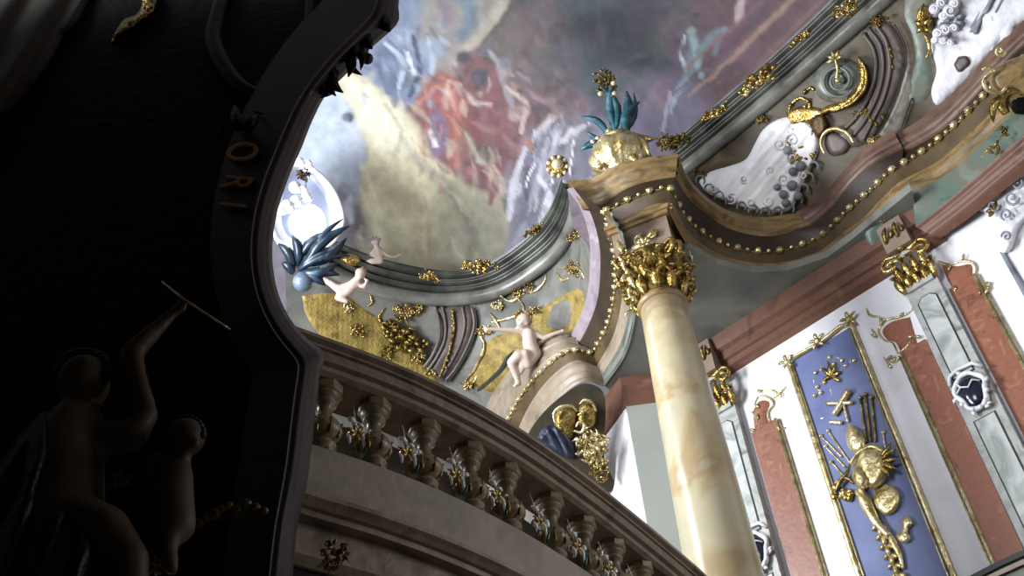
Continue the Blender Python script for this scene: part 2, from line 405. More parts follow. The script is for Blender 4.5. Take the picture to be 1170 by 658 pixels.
R3 = [([(1020,156),(1060,130),(1100,95),(1140,50),(1200,0)], 13.75),
      ([(1032,175),(1075,150),(1110,115),(1150,72),(1210,15)], 13.42),
      ([(1030,189),(1060,170),(1090,145),(1120,115),(1150,85),(1215,25)], 13.15),
      ([(1036,203),(1070,185),(1105,155),(1140,120),(1170,85),(1230,30)], 12.9),
      ([(1042,217),(1080,200),(1120,165),(1140,145),(1180,105),(1240,50)], 12.6),
      ([(1046,259),(1095,219),(1145,175),(1190,135),(1250,80)], 12.15),
      ([(1072,274),(1110,247),(1150,215),(1200,178),(1255,135)], 11.85)]
entab('trim_6', R3, ['rose_marble', 'cove_shadow', 'frieze_brown', 'tan_marble', 'jade_marble', 'pink_band'], profs={0: [0, .0, .06, .02, .06], 3: [0, .04, 0], 5: [0, .05, .02, .06, .03]}, brad=.052, bsp=.13)

# soffit of the bay between column and wall
def ngon(name, pts, m, kind='structure'):
    me = bpy.data.meshes.new(name); bm = bmesh.new(); vs = [bm.verts.new(p) for p in pts]; bm.faces.new(vs)
    ex = bmesh.ops.extrude_face_region(bm, geom=bm.faces[:]); bmesh.ops.translate(bm, verts=[e for e in ex['geom'] if isinstance(e, bmesh.types.BMVert)], vec=(0, 0, .12))
    bmesh.ops.triangulate(bm, faces=bm.faces[:]); bmesh.ops.recalc_face_normals(bm, faces=bm.faces[:]); bm.to_mesh(me); bm.free()
    me.materials.append(M[m]); o = bpy.data.objects.new(name, me); COL.objects.link(o); o['kind'] = kind; return o
zs = 12.42
sof = [(690,440),(714,402),(727,350),(722,310),(724,312),(740,302),(770,290),(788,283),(820,302),(860,311),(900,309),(945,294),(975,272),(1042,217),(1052,262),(1010,300),(960,336),(900,373),(840,402),(800,418),(770,440),(747,450),(704,452)]
ngon('ceiling_2', [Z(x, y, zs) for x, y in sof], 'soffit')

# ================================================================== MAIN RIGHT WALL
b = MB(); b.box(W(-.9, 4.0, -.5), WU*8.2, WN*.5, (0, 0, 8.35)); b.build('wall_right', 'white_plaster', smooth=False, kind='structure')
b = MB()
zz = [11.83, 11.88, 11.90, 12.0, 12.02, 12.16, 12.2, 12.3, 12.42]; hh = [0, .06, .10, .10, .14, .14, .2, .22, .24]
b.grid([[W(s, z, h) for s in np.linspace(-.9, 3.9, 12)] for z, h in zip(zz, hh)]); b.build('trim_7', 'pink_band', smooth=False, kind='structure')
# pier seen between the column and the balustrade
C0 = Z(714, 467, 11.85); C1 = Z(676, 520, 11.85); C2 = W(-.3, 11.85, 0)
def extr(name, plan, z0, z1, m, kind='structure', parent=None, h=0):
    b = MB(); n = len(plan); b.add([(p[0], p[1], z0) for p in plan] + [(p[0], p[1], z1) for p in plan], [tuple(range(n))[::-1], tuple(range(n, 2*n))] + [(i, (i+1) % n, n+(i+1) % n, n+i) for i in range(n)]); return b.build(name, m, parent, smooth=False, kind=kind)
bk = C1 + (C1 - EYE)*.15; bk2 = C2 + (C2 - EYE)*.12
extr('wall_left_pier', [C0, C1, bk, bk2, C2], 4.0, 11.85, 'white_plaster')
cen = (C0 + C1 + C2 + bk)/4
def grow(P, k): d = P - cen; d[2] = 0; return P + d/np.linalg.norm(d)*k
extr('trim_8', [grow(C0, .06), grow(C1, .06), bk, bk2, grow(C2, .06)], 11.85, 12.42, 'pink_band')
# pale green pilaster strip on the pier's right face
d2 = (C2 - C0)/np.linalg.norm(C2 - C0); n2 = np.array([d2[1], -d2[0], 0]); n2 = n2 if n2 @ (EYE - C0) > 0 else -n2
b = MB(); b.box(C0 + d2*.02 + n2*0 - [0, 0, 7.8], d2*.95, n2*.05, [0, 0, 7.8]); o = b.build('pier_facing', 'pier_face', smooth=False, kind='structure'); o.name = 'wall_left_pier_facing'

# ================================================================== GREEN RING AND ATTIC
RR = [([(783,203),(830,165),(900,106),(960,54),(1015,7),(1100,-70)], 14.9),
      ([(779,186),(825,149),(893,92),(950,42),(999,-3),(1080,-80)], 15.02),
      ([(774,178),(820,142),(888,85),(944,34),(990,-10),(1070,-90)], 15.12),
      ([(763,166),(808,127),(872,72),(926,22),(966,-18),(1040,-100)], 15.35)]
ring = bpy.data.objects.new('trim_9', None); COL.objects.link(ring); ring.location = [float(c) for c in Z(900, 100, 15)]; ring['kind'] = 'structure'
def ringpart(E):
    b = MB(); lf_ = loft(E[0:2], 2, 80); b.grid(lf_); b.build('ring_bed', 'cove_shadow', ring); b = MB(); b.tube(list(lf_[1]), .115, 14); b.build('half_round', 'ring_lit', ring)
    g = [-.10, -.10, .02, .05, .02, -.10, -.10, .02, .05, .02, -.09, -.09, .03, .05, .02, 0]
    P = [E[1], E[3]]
    b = MB(); b.grid(loft(P, 32, 80, lambda k, t: g[min(15, int(t*16))])); b.build('stepped_fillets', 'ring_shaded', ring, smooth=False)
ringpart(RR)
RL = [([(662,236),(659,258),(643,290),(612,318),(575,338),(540,347),(490,348),(440,340),(400,327),(360,306),(330,288)], 14.9),
      ([(656,228),(650,252),(634,279),(604,304),(570,325),(535,334),(490,335),(440,327),(403,314),(365,294),(335,276)], 15.02),
      ([(652,222),(645,246),(628,272),(598,297),(566,316),(532,325),(490,326),(443,317),(406,304),(370,286),(340,268)], 15.12),
      ([(642,203),(631,232),(613,259),(586,283),(557,301),(528,309),(490,307),(447,298),(411,287),(376,271),(348,256)], 15.35)]
ringpart(RL)
ATR = [((775,195),(783,203)),((800,228),(800,190)),((840,252),(830,165)),((880,260),(865,135)),((925,252),(900,106)),((960,215),(930,80)),((1000,184),(960,54)),((1030,168),(990,28)),((1070,142),(1020,2)),((1110,104),(1062,-35)),((1150,58),(1100,-70)),((1220,0),(1165,-120))]
def attic(name, pairs, zb, zt, m, bulge=.0):
    A = cr([Z(*p[0], zb) for p in pairs], 60); B = cr([Z(*p[1], zt) for p in pairs], 60)
    b = MB(); b.grid([A*(1-t) + B*t for t in np.linspace(0, 1, 10)]); return b.build(name, m, kind='structure')
atr = attic('wall_attic_right', ATR, 13.66, 14.9, 'attic_right')
ATL = [((664,232),(662,240)),((684,270),(658,264)),((690,305),(645,290)),((684,345),(620,315)),((670,385),(590,333)),((640,398),(570,341)),((610,418),(545,347)),((585,448),(510,349)),((570,485),(480,349)),((545,510),(440,341)),((480,490),(400,328)),((420,470),(370,311)),((330,440),(325,288))]
atl = attic('wall_attic_left', ATL, 13.6, 14.9, 'attic_left')
SR, SL = bvh_surf([atr]), bvh_surf([atl])
# ================================================================== PAINTED VAULT
def vz(x, y): return 18.5 - 2.6*((x+1)**2 + (y-5.5)**2)/49
def tv(x, y):
    d = ray(x, y); a, bb = 4.0, 40.0
    for _ in range(40):
        m_ = (a+bb)/2; P = EYE + d*m_
        if P[2] > vz(P[0], P[1]): bb = m_
        else: a = m_
    return a
SV = Surf(tv)
def h2(ix, iy, s):
    v = np.sin(ix*127.1 + iy*311.7 + s*74.7)*43758.5453; return v - np.floor(v)
def vn(x, y, s):
    ix, iy = np.floor(x), np.floor(y); fx, fy = x-ix, y-iy; fx = fx*fx*(3-2*fx); fy = fy*fy*(3-2*fy)
    return (h2(ix, iy, s)*(1-fx) + h2(ix+1, iy, s)*fx)*(1-fy) + (h2(ix, iy+1, s)*(1-fx) + h2(ix+1, iy+1, s)*fx)*fy
def fbm(x, y, s, o=4):
    r = 0; a = .5
    for i in range(o): r = r + a*vn(x, y, s+i*13); x = x*2.03; y = y*2.03; a *= .5
    return r
GX, GY = np.meshgrid(np.arange(-6.5, 7.2, .034), np.arange(3.2, 13.7, .034))
ok = ((GX+1)**2 + (GY-5.5)**2) < 8.15**2
PX = np.stack([GX, GY, vz(GX, GY)], -1); c_ = (PX - EYE) @ R; U = CX - F*c_[..., 0]/c_[..., 2]; V = CY + F*c_[..., 1]/c_[..., 2]
# plan coordinates carried to "painter's" units: the picture is laid out on the vault itself
wx = U + 14*(fbm(GX*2.2, GY*2.2, 1)-.47); wy = V + 14*(fbm(GX*2.2, GY*2.2, 5)-.47)
wx2 = U + 7*(fbm(GX*6, GY*6, 2)-.47); wy2 = V + 7*(fbm(GX*6, GY*6, 8)-.47)
C = np.zeros(GX.shape + (3,)); C[:] = lin('#6c6474')
def lay(mask, col, a=1.0): 
    global C
    C = C*(1-(mask*a)[..., None]) + np.array(lin(col))*(mask*a)[..., None]
def sst(e0, e1, v): t = np.clip((v-e0)/(e1-e0), 0, 1); return t*t*(3-2*t)
def disc(cx, cy, rx, ry, col, ang=0, soft=.35, a=1.0, fine=False):
    X, Y = (wx2, wy2) if fine else (wx, wy); ca, sa = math.cos(ang), math.sin(ang); u = ((X-cx)*ca + (Y-cy)*sa)/rx; v = (-(X-cx)*sa + (Y-cy)*ca)/ry
    lay(1 - sst(1-soft, 1+soft, np.sqrt(u*u+v*v)), col, a)
def stroke(pts, w, col, soft=.4, a=1.0, fine=True):
    X, Y = (wx2, wy2) if fine else (wx, wy); P = cr(pts, max(3, len(pts)*5)) if len(pts) > 2 else np.array(pts, float)
    ws = np.interp(np.linspace(0, 1, len(P)), np.linspace(0, 1, len(w)), w) if hasattr(w, '__len__') else [w]*len(P); mw = max(ws)*2 + 2
    m = (X > P[:, 0].min()-mw) & (X < P[:, 0].max()+mw) & (Y > P[:, 1].min()-mw) & (Y < P[:, 1].max()+mw); X = X[m]; Y = Y[m]; D = np.full(X.shape, 1e9)
    for i in range(len(P)-1):
        d = P[i+1]-P[i]; L2_ = d@d + 1e-9; t = np.clip(((X-P[i][0])*d[0] + (Y-P[i][1])*d[1])/L2_, 0, 1)
        D = np.minimum(D, np.hypot(X-P[i][0]-t*d[0], Y-P[i][1]-t*d[1])/ws[i])
    k = ((1 - sst(1-soft, 1+soft, D))*a)[:, None]; C[m] = C[m]*(1-k) + np.array(lin(col))*k
def flurry(n, x0, y0, x1, y1, pal, ang, spread, L, w, seed, a=.6):
    r_ = random.Random(seed)
    for _ in range(n):
        x, y = r_.uniform(x0, x1), r_.uniform(y0, y1); t = ang + r_.uniform(-spread, spread); l = L*r_.uniform(.4, 1.2); bq = r_.uniform(-.3, .3)*l
        c_, s_ = math.cos(t), math.sin(t); stroke([(x-l*c_, y-l*s_), (x - bq*s_, y + bq*c_), (x+l*c_, y+l*s_)], [w*.3, w*r_.uniform(.6, 1.3), w*.3], r_.choice(pal), .8, a*r_.uniform(.5, 1))
def poly(pts, col, soft=5, a=1.0):
    P = cr(list(pts)+[pts[0]], 60); D = np.full(wx.shape, 1e9); ins = np.zeros(wx.shape, bool); X, Y = wx, wy
    for i in range(len(P)-1):
        p, q = P[i], P[i+1]; d = q-p; t = np.clip(((X-p[0])*d[0]+(Y-p[1])*d[1])/(d@d+1e-9), 0, 1); D = np.minimum(D, np.hypot(X-p[0]-t*d[0], Y-p[1]-t*d[1]))
        ins ^= ((p[1] > Y) != (q[1] > Y)) & (X < d[0]*(Y-p[1])/(d[1]+1e-12)+p[0])
    lay(sst(-soft, soft, np.where(ins, D, -D)), col, a)
# grounds
poly([(560,-40),(760,-60),(800,0),(770,60),(730,110),(690,120),(640,90),(590,70),(560,20)], '#414b58', 22)
poly([(760,-60),(980,-90),(1010,-20),(900,60),(800,150),(740,180),(735,120),(790,60)], '#6a4a58', 20)
poly([(700,90),(780,70),(800,150),(740,190),(690,170)], '#65607c', 18)
poly([(400,-60),(520,-60),(560,0),(520,60),(500,110),(470,130),(400,70)], '#6d7c9c', 16)
poly([(300,100),(380,90),(410,130),(420,190),(410,240),(330,240),(300,160)], '#a2b0c4', 14)
poly([(330,200),(400,210),(430,260),(450,300),(400,310),(340,290)], '#5f5d66', 14)
poly([(480,60),(560,60),(620,110),(660,140),(640,200),(590,240),(540,230),(490,180),(460,130)], '#7c4e50', 14)
poly([(570,200),(620,140),(690,140),(700,200),(640,260),(600,300),(560,300)], '#777488', 12)
poly([(500,-60),(600,-60),(560,20),(520,80),(480,100),(470,60)], '#86807c', 12)
poly([(560,10),(640,10),(660,60),(640,120),(600,120),(560,60)], '#6c5c5e', 14)
# great cream cloth / rock
poly([(375,78),(400,82),(440,110),(470,140),(490,175),(530,210),(575,230),(580,270),(560,310),(500,330),(440,320),(415,270),(410,220),(418,170),(400,120),(378,100)], '#bdb38c', 6)
poly([(385,90),(420,100),(455,135),(470,170),(450,190),(425,170),(410,130)], '#d6cfae', 8)
poly([(425,170),(470,190),(500,230),(490,290),(440,300),(420,260)], '#cbc292', 10, .8)
poly([(500,200),(575,235),(580,300),(520,320),(505,260)], '#84826e', 12, .85)
stroke([(484,225),(490,255),(488,290)], [1,3,1], '#a0926c', .9, .5); stroke([(462,160),(470,175),(500,205)], 5, '#9a9a86', .7, .7); stroke([(440,120),(458,150),(450,178)], 3, '#a79e80', .8, .8)
stroke([(415,190),(428,230),(436,280)], 4, '#e0d8b0', .8, .7); stroke([(520,240),(540,270),(530,310)], 6, '#6c6a5c', .8, .6)
disc(398,134,6,6,'#1c1c22',fine=True)
poly([(395,225),(415,240),(430,290),(440,310),(400,312),(385,270)], '#4e4a50', 10, .8); stroke([(500,230),(520,260),(524,300)], [6,10,8], '#a8a080', .9, .6); stroke([(440,250),(450,290)], 9, '#b8b08a', .9, .6)
# blue figures, upper left
for i,(x,y) in enumerate([(445,60),(465,45),(478,80),(455,95),(490,60),(470,110)]): disc(x,y,16,11,['#51607e','#8494ae','#6b7ba0'][i%3],.6*i,.6)
for p,cx in [([(440,50),(460,70),(455,100)],'#9db0c4'),([(470,40),(480,75),(468,110)],'#3f4a64'),([(488,45),(495,75),(485,120)],'#92a2bc'),([(425,70),(440,95),(450,120)],'#5a6884'),([(465,60),(472,84)],'#c0ccd8')]: stroke(p,[2,4,2],cx,.6)
stroke([(520,-10),(538,10),(530,40)],8,'#4c7090',.9,.7); stroke([(505,-10),(512,20)],7,'#6d5070',.9,.5)
# diagonal pale trunk
stroke([(590,-20),(560,25),(530,60),(505,88)],[9,8,5,3],'#9c9484',.6); stroke([(600,-20),(575,20),(545,60)],[4,3,2],'#5a5450',.6)
# red cloaked figures
poly([(472,115),(500,84),(525,92),(540,110),(530,150),(526,190),(512,195),(505,160),(490,140),(478,130)], '#945048', 5)
stroke([(505,90),(520,125),(522,190)],[3,5,2],'#b06050',.8,.7); stroke([(480,118),(498,100),(512,105)],3,'#b87868',.7,.7); poly([(488,128),(504,128),(508,165),(496,180),(486,160)],'#6f5f80',4)
stroke([(492,150),(498,168)],2,'#d0c0cc',.7); stroke([(538,120),(545,160),(552,200)],[5,7,4],'#7c3f48',.7); stroke([(560,110),(575,150),(570,200),(560,230)],[5,8,6,3],'#7d464c',.7)
for x,y,r,cc in [(515,78,8,'#8e7c78'),(530,66,9,'#4a4650'),(548,88,11,'#4b4658'),(556,60,9,'#60606c'),(585,100,8,'#9a7870'),(552,176,13,'#5c5450'),(548,182,5,'#8a9678'),(590,130,9,'#a08884'),(600,75,9,'#7b6a6c'),(618,45,8,'#8c7470'),(628,118,7,'#8c6a6a'),(575,72,8,'#70707c'),(604,165,8,'#a07068')]: disc(x,y,r,r*.85,cc,soft=.4,fine=True)
for p,w,cc in [([(525,95),(540,115),(560,120)],4,'#b79c9c'),([(560,60),(575,85),(585,120)],5,'#8e8890'),([(580,100),(600,120),(596,150)],4,'#c0a09c'),([(600,60),(620,90),(615,125)],6,'#6c5054'),([(540,140),(560,150),(575,145)],3,'#8c5c54'),([(600,100),(640,130),(655,140)],4,'#8a7078'),([(570,150),(590,175),(585,215)],5,'#8c5c60'),([(610,20),(622,50),(640,90)],5,'#77605f'),([(565,190),(575,210),(568,240)],4,'#a08c7c')]: stroke(p,[w*.5,w,w*.6],cc,.6)
flurry(70, 480, 70, 660, 240, ['#5a4448','#8c6c6a','#a88880','#4c4250','#7c5458','#6a606c','#94606a','#b4a0a0'], 1.3, .9, 9, 3, 1)
flurry(60, 520, 70, 650, 250, ['#4a3c40','#5c4a4c','#6c5454','#3c363c','#7c6668'], 1.1, .8, 8, 3.2, 11, .6); flurry(26, 470, 90, 540, 200, ['#b06054','#8c403c','#c08070','#6c3c40'], 1.4, .5, 10, 2.6, 2, .6)
flurry(36, 415, 20, 510, 120, ['#8496b0','#46546e','#9cb0c8','#5c6c8c','#6c7c9c'], 1.2, .8, 9, 3, 3)
# silver grey rocks and swimmers near the ring
for p,w,cc in [([(600,170),(590,200),(582,250)],5,'#b8b8c8'),([(612,165),(604,195),(598,240)],3,'#54546a'),([(625,160),(620,190),(605,230)],5,'#9a9ab0'),([(640,150),(632,180),(640,200)],5,'#a8a4b4'),([(660,150),(650,170),(648,190)],4,'#8a8698'),([(672,140),(655,150),(640,165)],4,'#c0b8c4'),([(590,220),(600,240),(590,270)],4,'#6c6c80'),([(615,200),(628,225),(618,255)],5,'#c6c6d6'),([(640,130),(625,140),(612,155)],4,'#b09ca4'),([(675,165),(690,180),(680,195)],5,'#9ca0c0'),([(600,255),(585,285),(570,300)],5,'#8c8c9c')]: stroke(p,[w*.5,w,w*.5],cc,.5)
for x,y,r,cc in [(640,128,7,'#94787c'),(652,112,8,'#6c4c54'),(630,135,5,'#b89c9c'),(664,120,6,'#7c5c60'),(680,130,6,'#5b5364')]: disc(x,y,r,r,cc,soft=.4,fine=True)
for p in [[(655,160),(650,200)],[(610,185),(600,215)],[(630,205),(622,235)]]: stroke(p,[1,2,1],'#e4e2ee',.6)
flurry(60, 585, 140, 690, 290, ['#b0b0c4','#6c6c84','#c8c8dc','#545470','#9090ac','#84809c'], 1.9, .5, 12, 2.6, 4, .7)
# grey storm clouds with dark figure
for x,y,rx,ry,cc,an in [(690,30,40,22,'#363f4c',.3),(650,60,35,18,'#4c5662',-.3),(720,45,20,14,'#2c3040',.5),(730,70,14,18,'#383c50',0),(670,0,40,15,'#53606c',0),(740,15,30,14,'#4a4c58',.4),(700,90,30,12,'#55606c',0),(765,35,18,26,'#6c5a62',.5),(620,10,14,30,'#6c5e66',.2),(755,110,22,16,'#6c5c74',.4)]: disc(x,y,rx,ry,cc,an,.8,.8)
flurry(50, 600, 0, 760, 130, ['#38404c','#5c6470','#484858','#6c6470','#2c3440'], .6, .9, 16, 6, 5, .4)
flurry(50, 700, 0, 900, 180, ['#7c6074','#5c4860','#8c7488','#6c5c7c','#7c5458'], -.7, .6, 16, 4, 6, .45)
# teal angel
for p,w,cc in [([(790,38),(794,60),(784,90)],[5,8,5],'#748a94'),([(800,88),(797,65),(792,45)],[3,5,3],'#8aa4b2'),([(784,90),(772,108),(766,130)],[4,3,2],'#8494a8'),([(796,60),(812,45),(828,34)],[3,6,4],'#6c8890'),([(782,42),(778,60),(782,80)],2,'#aec2cc'),([(766,105),(760,130),(758,150)],2,'#9a8ca8'),([(824,40),(818,62)],3,'#5c7884')]: stroke(p,w,cc,.5)
disc(790,36,5,5,'#8c9c9c',fine=True); stroke([(852,-10),(846,8),(842,26)],[3,5,2],'#b89aa4',.5); disc(796,18,5,4,'#4c4454',fine=True); disc(770,52,8,10,'#5a4650',.3,.7)
# slanting rays beside the ring
for i in range(9):
    x0 = 800 + i*17; stroke([(x0+95, -20-i*2),(x0+10, 55+i*2),(x0-50+i*2, 105+i*2)], [1.5+.7*(i%3),3,1.2], ['#8c5c5c','#5e4450','#b08a70','#6c4850'][i%4], .7, .75)
flurry(60, 405, 90, 570, 310, ['#d8d0a8','#b0a680','#c8c09c','#9c9880','#ddd6b4'], 1.2, .5, 18, 4, 7, .35); flurry(30, 340, 100, 410, 240, ['#94a4bc','#b8c4d4','#a4b4c8'], 1.2, .6, 16, 5, 8, .4)
n3 = fbm(GX*9, GY*9, 3)-.47; n4 = fbm(GX*24, GY*24, 4, 2)-.37
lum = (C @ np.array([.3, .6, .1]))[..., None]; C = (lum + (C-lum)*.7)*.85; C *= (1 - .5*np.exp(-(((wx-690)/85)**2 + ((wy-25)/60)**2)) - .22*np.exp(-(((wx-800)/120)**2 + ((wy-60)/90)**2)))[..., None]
C = np.clip(C*(1+.55*n3[..., None]+.18*n4[..., None]) + (fbm(GX*3, GY*3, 9)-.47)[..., None]*np.array([.03, .0, .03]), .004, .95)
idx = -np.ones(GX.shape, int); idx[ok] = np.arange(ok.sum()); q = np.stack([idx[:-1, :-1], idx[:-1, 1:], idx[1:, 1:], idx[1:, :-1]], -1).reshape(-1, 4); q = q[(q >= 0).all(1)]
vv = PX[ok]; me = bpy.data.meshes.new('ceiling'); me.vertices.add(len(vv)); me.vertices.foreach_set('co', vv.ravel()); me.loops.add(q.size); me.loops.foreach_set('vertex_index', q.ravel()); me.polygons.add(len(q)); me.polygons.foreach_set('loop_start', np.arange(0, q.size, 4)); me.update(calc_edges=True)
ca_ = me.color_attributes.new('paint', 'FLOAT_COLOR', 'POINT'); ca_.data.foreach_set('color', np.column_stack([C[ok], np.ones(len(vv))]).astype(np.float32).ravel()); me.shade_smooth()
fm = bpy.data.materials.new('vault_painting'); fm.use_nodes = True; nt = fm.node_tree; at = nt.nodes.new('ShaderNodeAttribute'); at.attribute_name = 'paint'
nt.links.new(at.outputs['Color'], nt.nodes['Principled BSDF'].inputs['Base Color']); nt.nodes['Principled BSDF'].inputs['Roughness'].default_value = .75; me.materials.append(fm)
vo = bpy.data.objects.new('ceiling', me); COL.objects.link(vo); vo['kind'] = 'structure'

# ================================================================== OVAL WINDOW (far left of the vault foot)
tw = tv(352, 242) - 1.2; Pw = EYE + ray(352, 242)*tw; nw = EYE - Pw; nw[2] *= .3; nw /= np.linalg.norm(nw); SWN = plane_surf(Pw, nw)
win = bpy.data.objects.new('window_1', None); COL.objects.link(win); win.location = [float(c) for c in Pw]; win['kind'] = 'structure'
oval = [(344,184),(358,190),(374,204),(387,224),(394,246),(392,262),(378,282),(350,290),(318,280),(310,250),(318,210),(330,190)]
inn = [(345,196),(353,201),(363,212),(372,228),(377,244),(376,260),(366,272),(350,278),(330,270),(322,250),(326,214),(334,200)]
core = [(346,238),(352,233),(362,236),(369,243),(372,254),(370,264),(360,271),(346,272),(334,266),(330,252),(336,242)]
b = MB(); plate(b, SWN, inn, .0, 5, edge=0, sink=.02); b.build('window_pane', 'pane_dim', win); b = MB(); plate(b, SWN, core, .03, 4, edge=0, sink=.0); b.build('lit_pane', 'window_glow', win)
O_ = cr(oval + [oval[0]], 61); I_ = cr(inn + [inn[0]], 61); m0 = O_*.5 + I_*.5
b = MB(); b.grid([[SWN.at(*p, -.1) for p in O_], [SWN.at(*p, .22) for p in O_], [SWN.at(*p, .26) for p in (O_*.85+I_*.15)], [SWN.at(*p, .16) for p in m0], [SWN.at(*p, .03) for p in I_], [SWN.at(*p, -.05) for p in I_]]); b.build('window_frame', 'stucco', win)
# ================================================================== GREAT COLUMN
CP = np.array([1.87, 9.77, 0.0])
def ent(r0, r1, z0, z1, n=14):
    return [(r0 + (r1-r0)*((i/(n-1))**1.4), z0 + (z1-z0)*i/(n-1)) for i in range(n)]
colm = thing('column', CP + [0, 0, 5.2], 'great cream and ochre marble column carrying the front corner of the entablature', 'column')
b = MB(); b.box(CP + [-.62, -.62, 5.2], [1.24, 0, 0], [0, 1.24, 0], [0, 0, .3]); b.build('plinth', 'grey_pilaster', colm, smooth=False)
b = MB(); b.lathe([(.56, 5.5), (.6, 5.56), (.56, 5.64), (.46, 5.68), (.46, 5.74), (.52, 5.8), (.46, 5.88), (.42, 5.92)], CP, 40); b.build('base', 'white_plaster', colm)
b = MB(); b.lathe(ent(.40, .288, 5.9, 11.32), CP, 56); b.build('shaft', 'column_marble', colm)
b = MB(); b.lathe([(.288, 11.30), (.315, 11.33), (.33, 11.36), (.315, 11.39), (.29, 11.42), (.285, 11.46)], CP, 48); b.build('astragal', 'tan_marble', colm)
cap = MB(); cap.lathe([(.28, 11.42), (.28, 11.6), (.3, 11.8), (.36, 11.98), (.42, 12.06), (.42, 12.1)], CP, 32); capo = cap.build('capital', 'old_gold', colm)
def ringleaves(mb, c, r0, z0, r1, z1, w, n, off=0., curl=.2, out=.12, rr=None):
    for i in range(n):
        a = off + 2*math.pi*i/n; d = np.array([math.cos(a), math.sin(a), 0]); j = (rr.uniform(-.04, .04) if rr else 0)
        p0 = c + d*r0 + [0, 0, z0]; p1 = c + d*r1 + [0, 0, z1 + j]; mb.blade(p0, p1, w, d, curl, 7)
        tip = p1 + d*out + [0, 0, -.05 + j]; mb.blade(p1 - [0, 0, .02], tip, w*.8, [0, 0, 1], .3, 5)
        for sgn in (-1, 1):
            sd = np.array([-d[1], d[0], 0])*sgn; mb.blade(p0*.5 + p1*.5, p1*.75 + p0*.25 + sd*w*1.5 + d*.08, w*.45, d, .3, 5)
rr_ = random.Random(3)
b = MB(); ringleaves(b, CP, .29, 11.42, .36, 11.72, .085, 10, .1, .15, .13, rr_); ringleaves(b, CP, .31, 11.6, .40, 11.92, .085, 10, .1+math.pi/10, .15, .14, rr_); lf = b.build('acanthus_leaves', 'gold', capo)
b = MB()
for i in range(4):
    a = math.atan2(-1, -.3) + i*math.pi/2 + math.pi/4; d = np.array([math.cos(a), math.sin(a), 0]); sd = np.array([-d[1], d[0], 0])
    for sg in (-1, 1):
        c0 = CP + d*.45 + sd*.06*sg + [0, 0, 12.0]; pts = []
        for k in range(22):
            t = k/21; q = .13*(1-t*.85); an = math.pi*.7 - t*2.6*math.pi; pts.append(c0 + d*(q*math.cos(an)) + np.array([0, 0, q*math.sin(an)]))
        b.tube(pts, [.032*(1-.4*k/21) for k in range(22)], 8); b.ball(pts[-1], .035, 8, 6)
b.build('volute', 'gold', capo)
b = MB()
for i in range(4):
    a = math.atan2(-1, -.3) + i*math.pi/2; d = np.array([math.cos(a), math.sin(a), 0]); c0 = CP + d*.46 + [0, 0, 12.08]
    for k in range(7):
        an = 2*math.pi*k/7; sd = np.array([-d[1], d[0], 0]); b.blade(c0, c0 + sd*.1*math.cos(an) + np.array([0, 0, .1*math.sin(an)]) + d*.03, .035, d, .2, 5)
    b.ball(c0 + d*.04, .03, 8, 6)
b.build('rosette', 'pale_gold', capo)
# garland dropping left of the capital
SCAP = plane_surf(CP + [-.35, -.45, 11.5], EYE*[1, 1, 0] - CP)
rocaille('capital_spray', SCAP, (727, 296), 20, 31, 'gilt leaf spray on the left side of the great column capital', group=None, asp=.7)
b = MB()
for (x, y, r) in [(712,302,3.5),(717,312,4),(722,322,3.5),(719,333,4),(724,343,3),(722,353,3)]: pball(b, SCAP, (x, y), r, .02, .8, 1.3); pblade(b, SCAP, (x, y), (x+rr_.uniform(-9, 9), y+8), 2.5, .2, .03)
tag(b.build('leaf_garland', 'pale_gold'), 'pale gilt garland hanging down beside the left edge of the great column top', 'garland')
# dosseret block over the capital, stepped, with carved ornament
DA = Z(698, 266, 12.85); DB = Z(760, 242, 12.85); du = (DB-DA); dw = np.linalg.norm(du); du /= dw; dn = np.array([du[1], -du[0], 0]); dn = dn if dn @ (EYE-DA) > 0 else -dn
blk = thing('dosseret', CP + [0, 0, 12.1], 'stepped brown marble block between the great column capital and the entablature', 'block')
def dbox(mb, g, z0, z1): mb.box(DA - du*g + dn*g - [0, 0, DA[2]-z0], du*(dw+2*g), -dn*(.85+g), [0, 0, z1-z0])
b = MB(); dbox(b, 0, 12.12, 12.9); b.build('core', 'rose_light', blk, smooth=False)
for g, z0, z1 in [(.03, 12.1, 12.17), (.015, 12.17, 12.25), (.04, 12.78, 12.86), (.07, 12.86, 12.93)]: b = MB(); dbox(b, g, z0, z1); b.build('fillet', 'tan_marble', blk, smooth=False)
SB = plane_surf(DA + dn*.02, dn)
b = MB(); [pblade(b, SB, p, q_, w_, .25, .02) for p, q_, w_ in [((712,290),(705,274),4),((718,292),(712,302),3),((722,284),(742,278),4),((722,276),(736,264),3),((738,272),(752,262),4),((730,288),(750,274),3),((716,284),(708,284),3)]]; scroll(b, SB, (730,274), 7, 1.2, 0, 1.8, 1, .05); scroll(b, SB, (745,266), 5, 1.2, 2, 1.5, -1, .05); b.build('carved_scroll', 'pale_gold', blk)
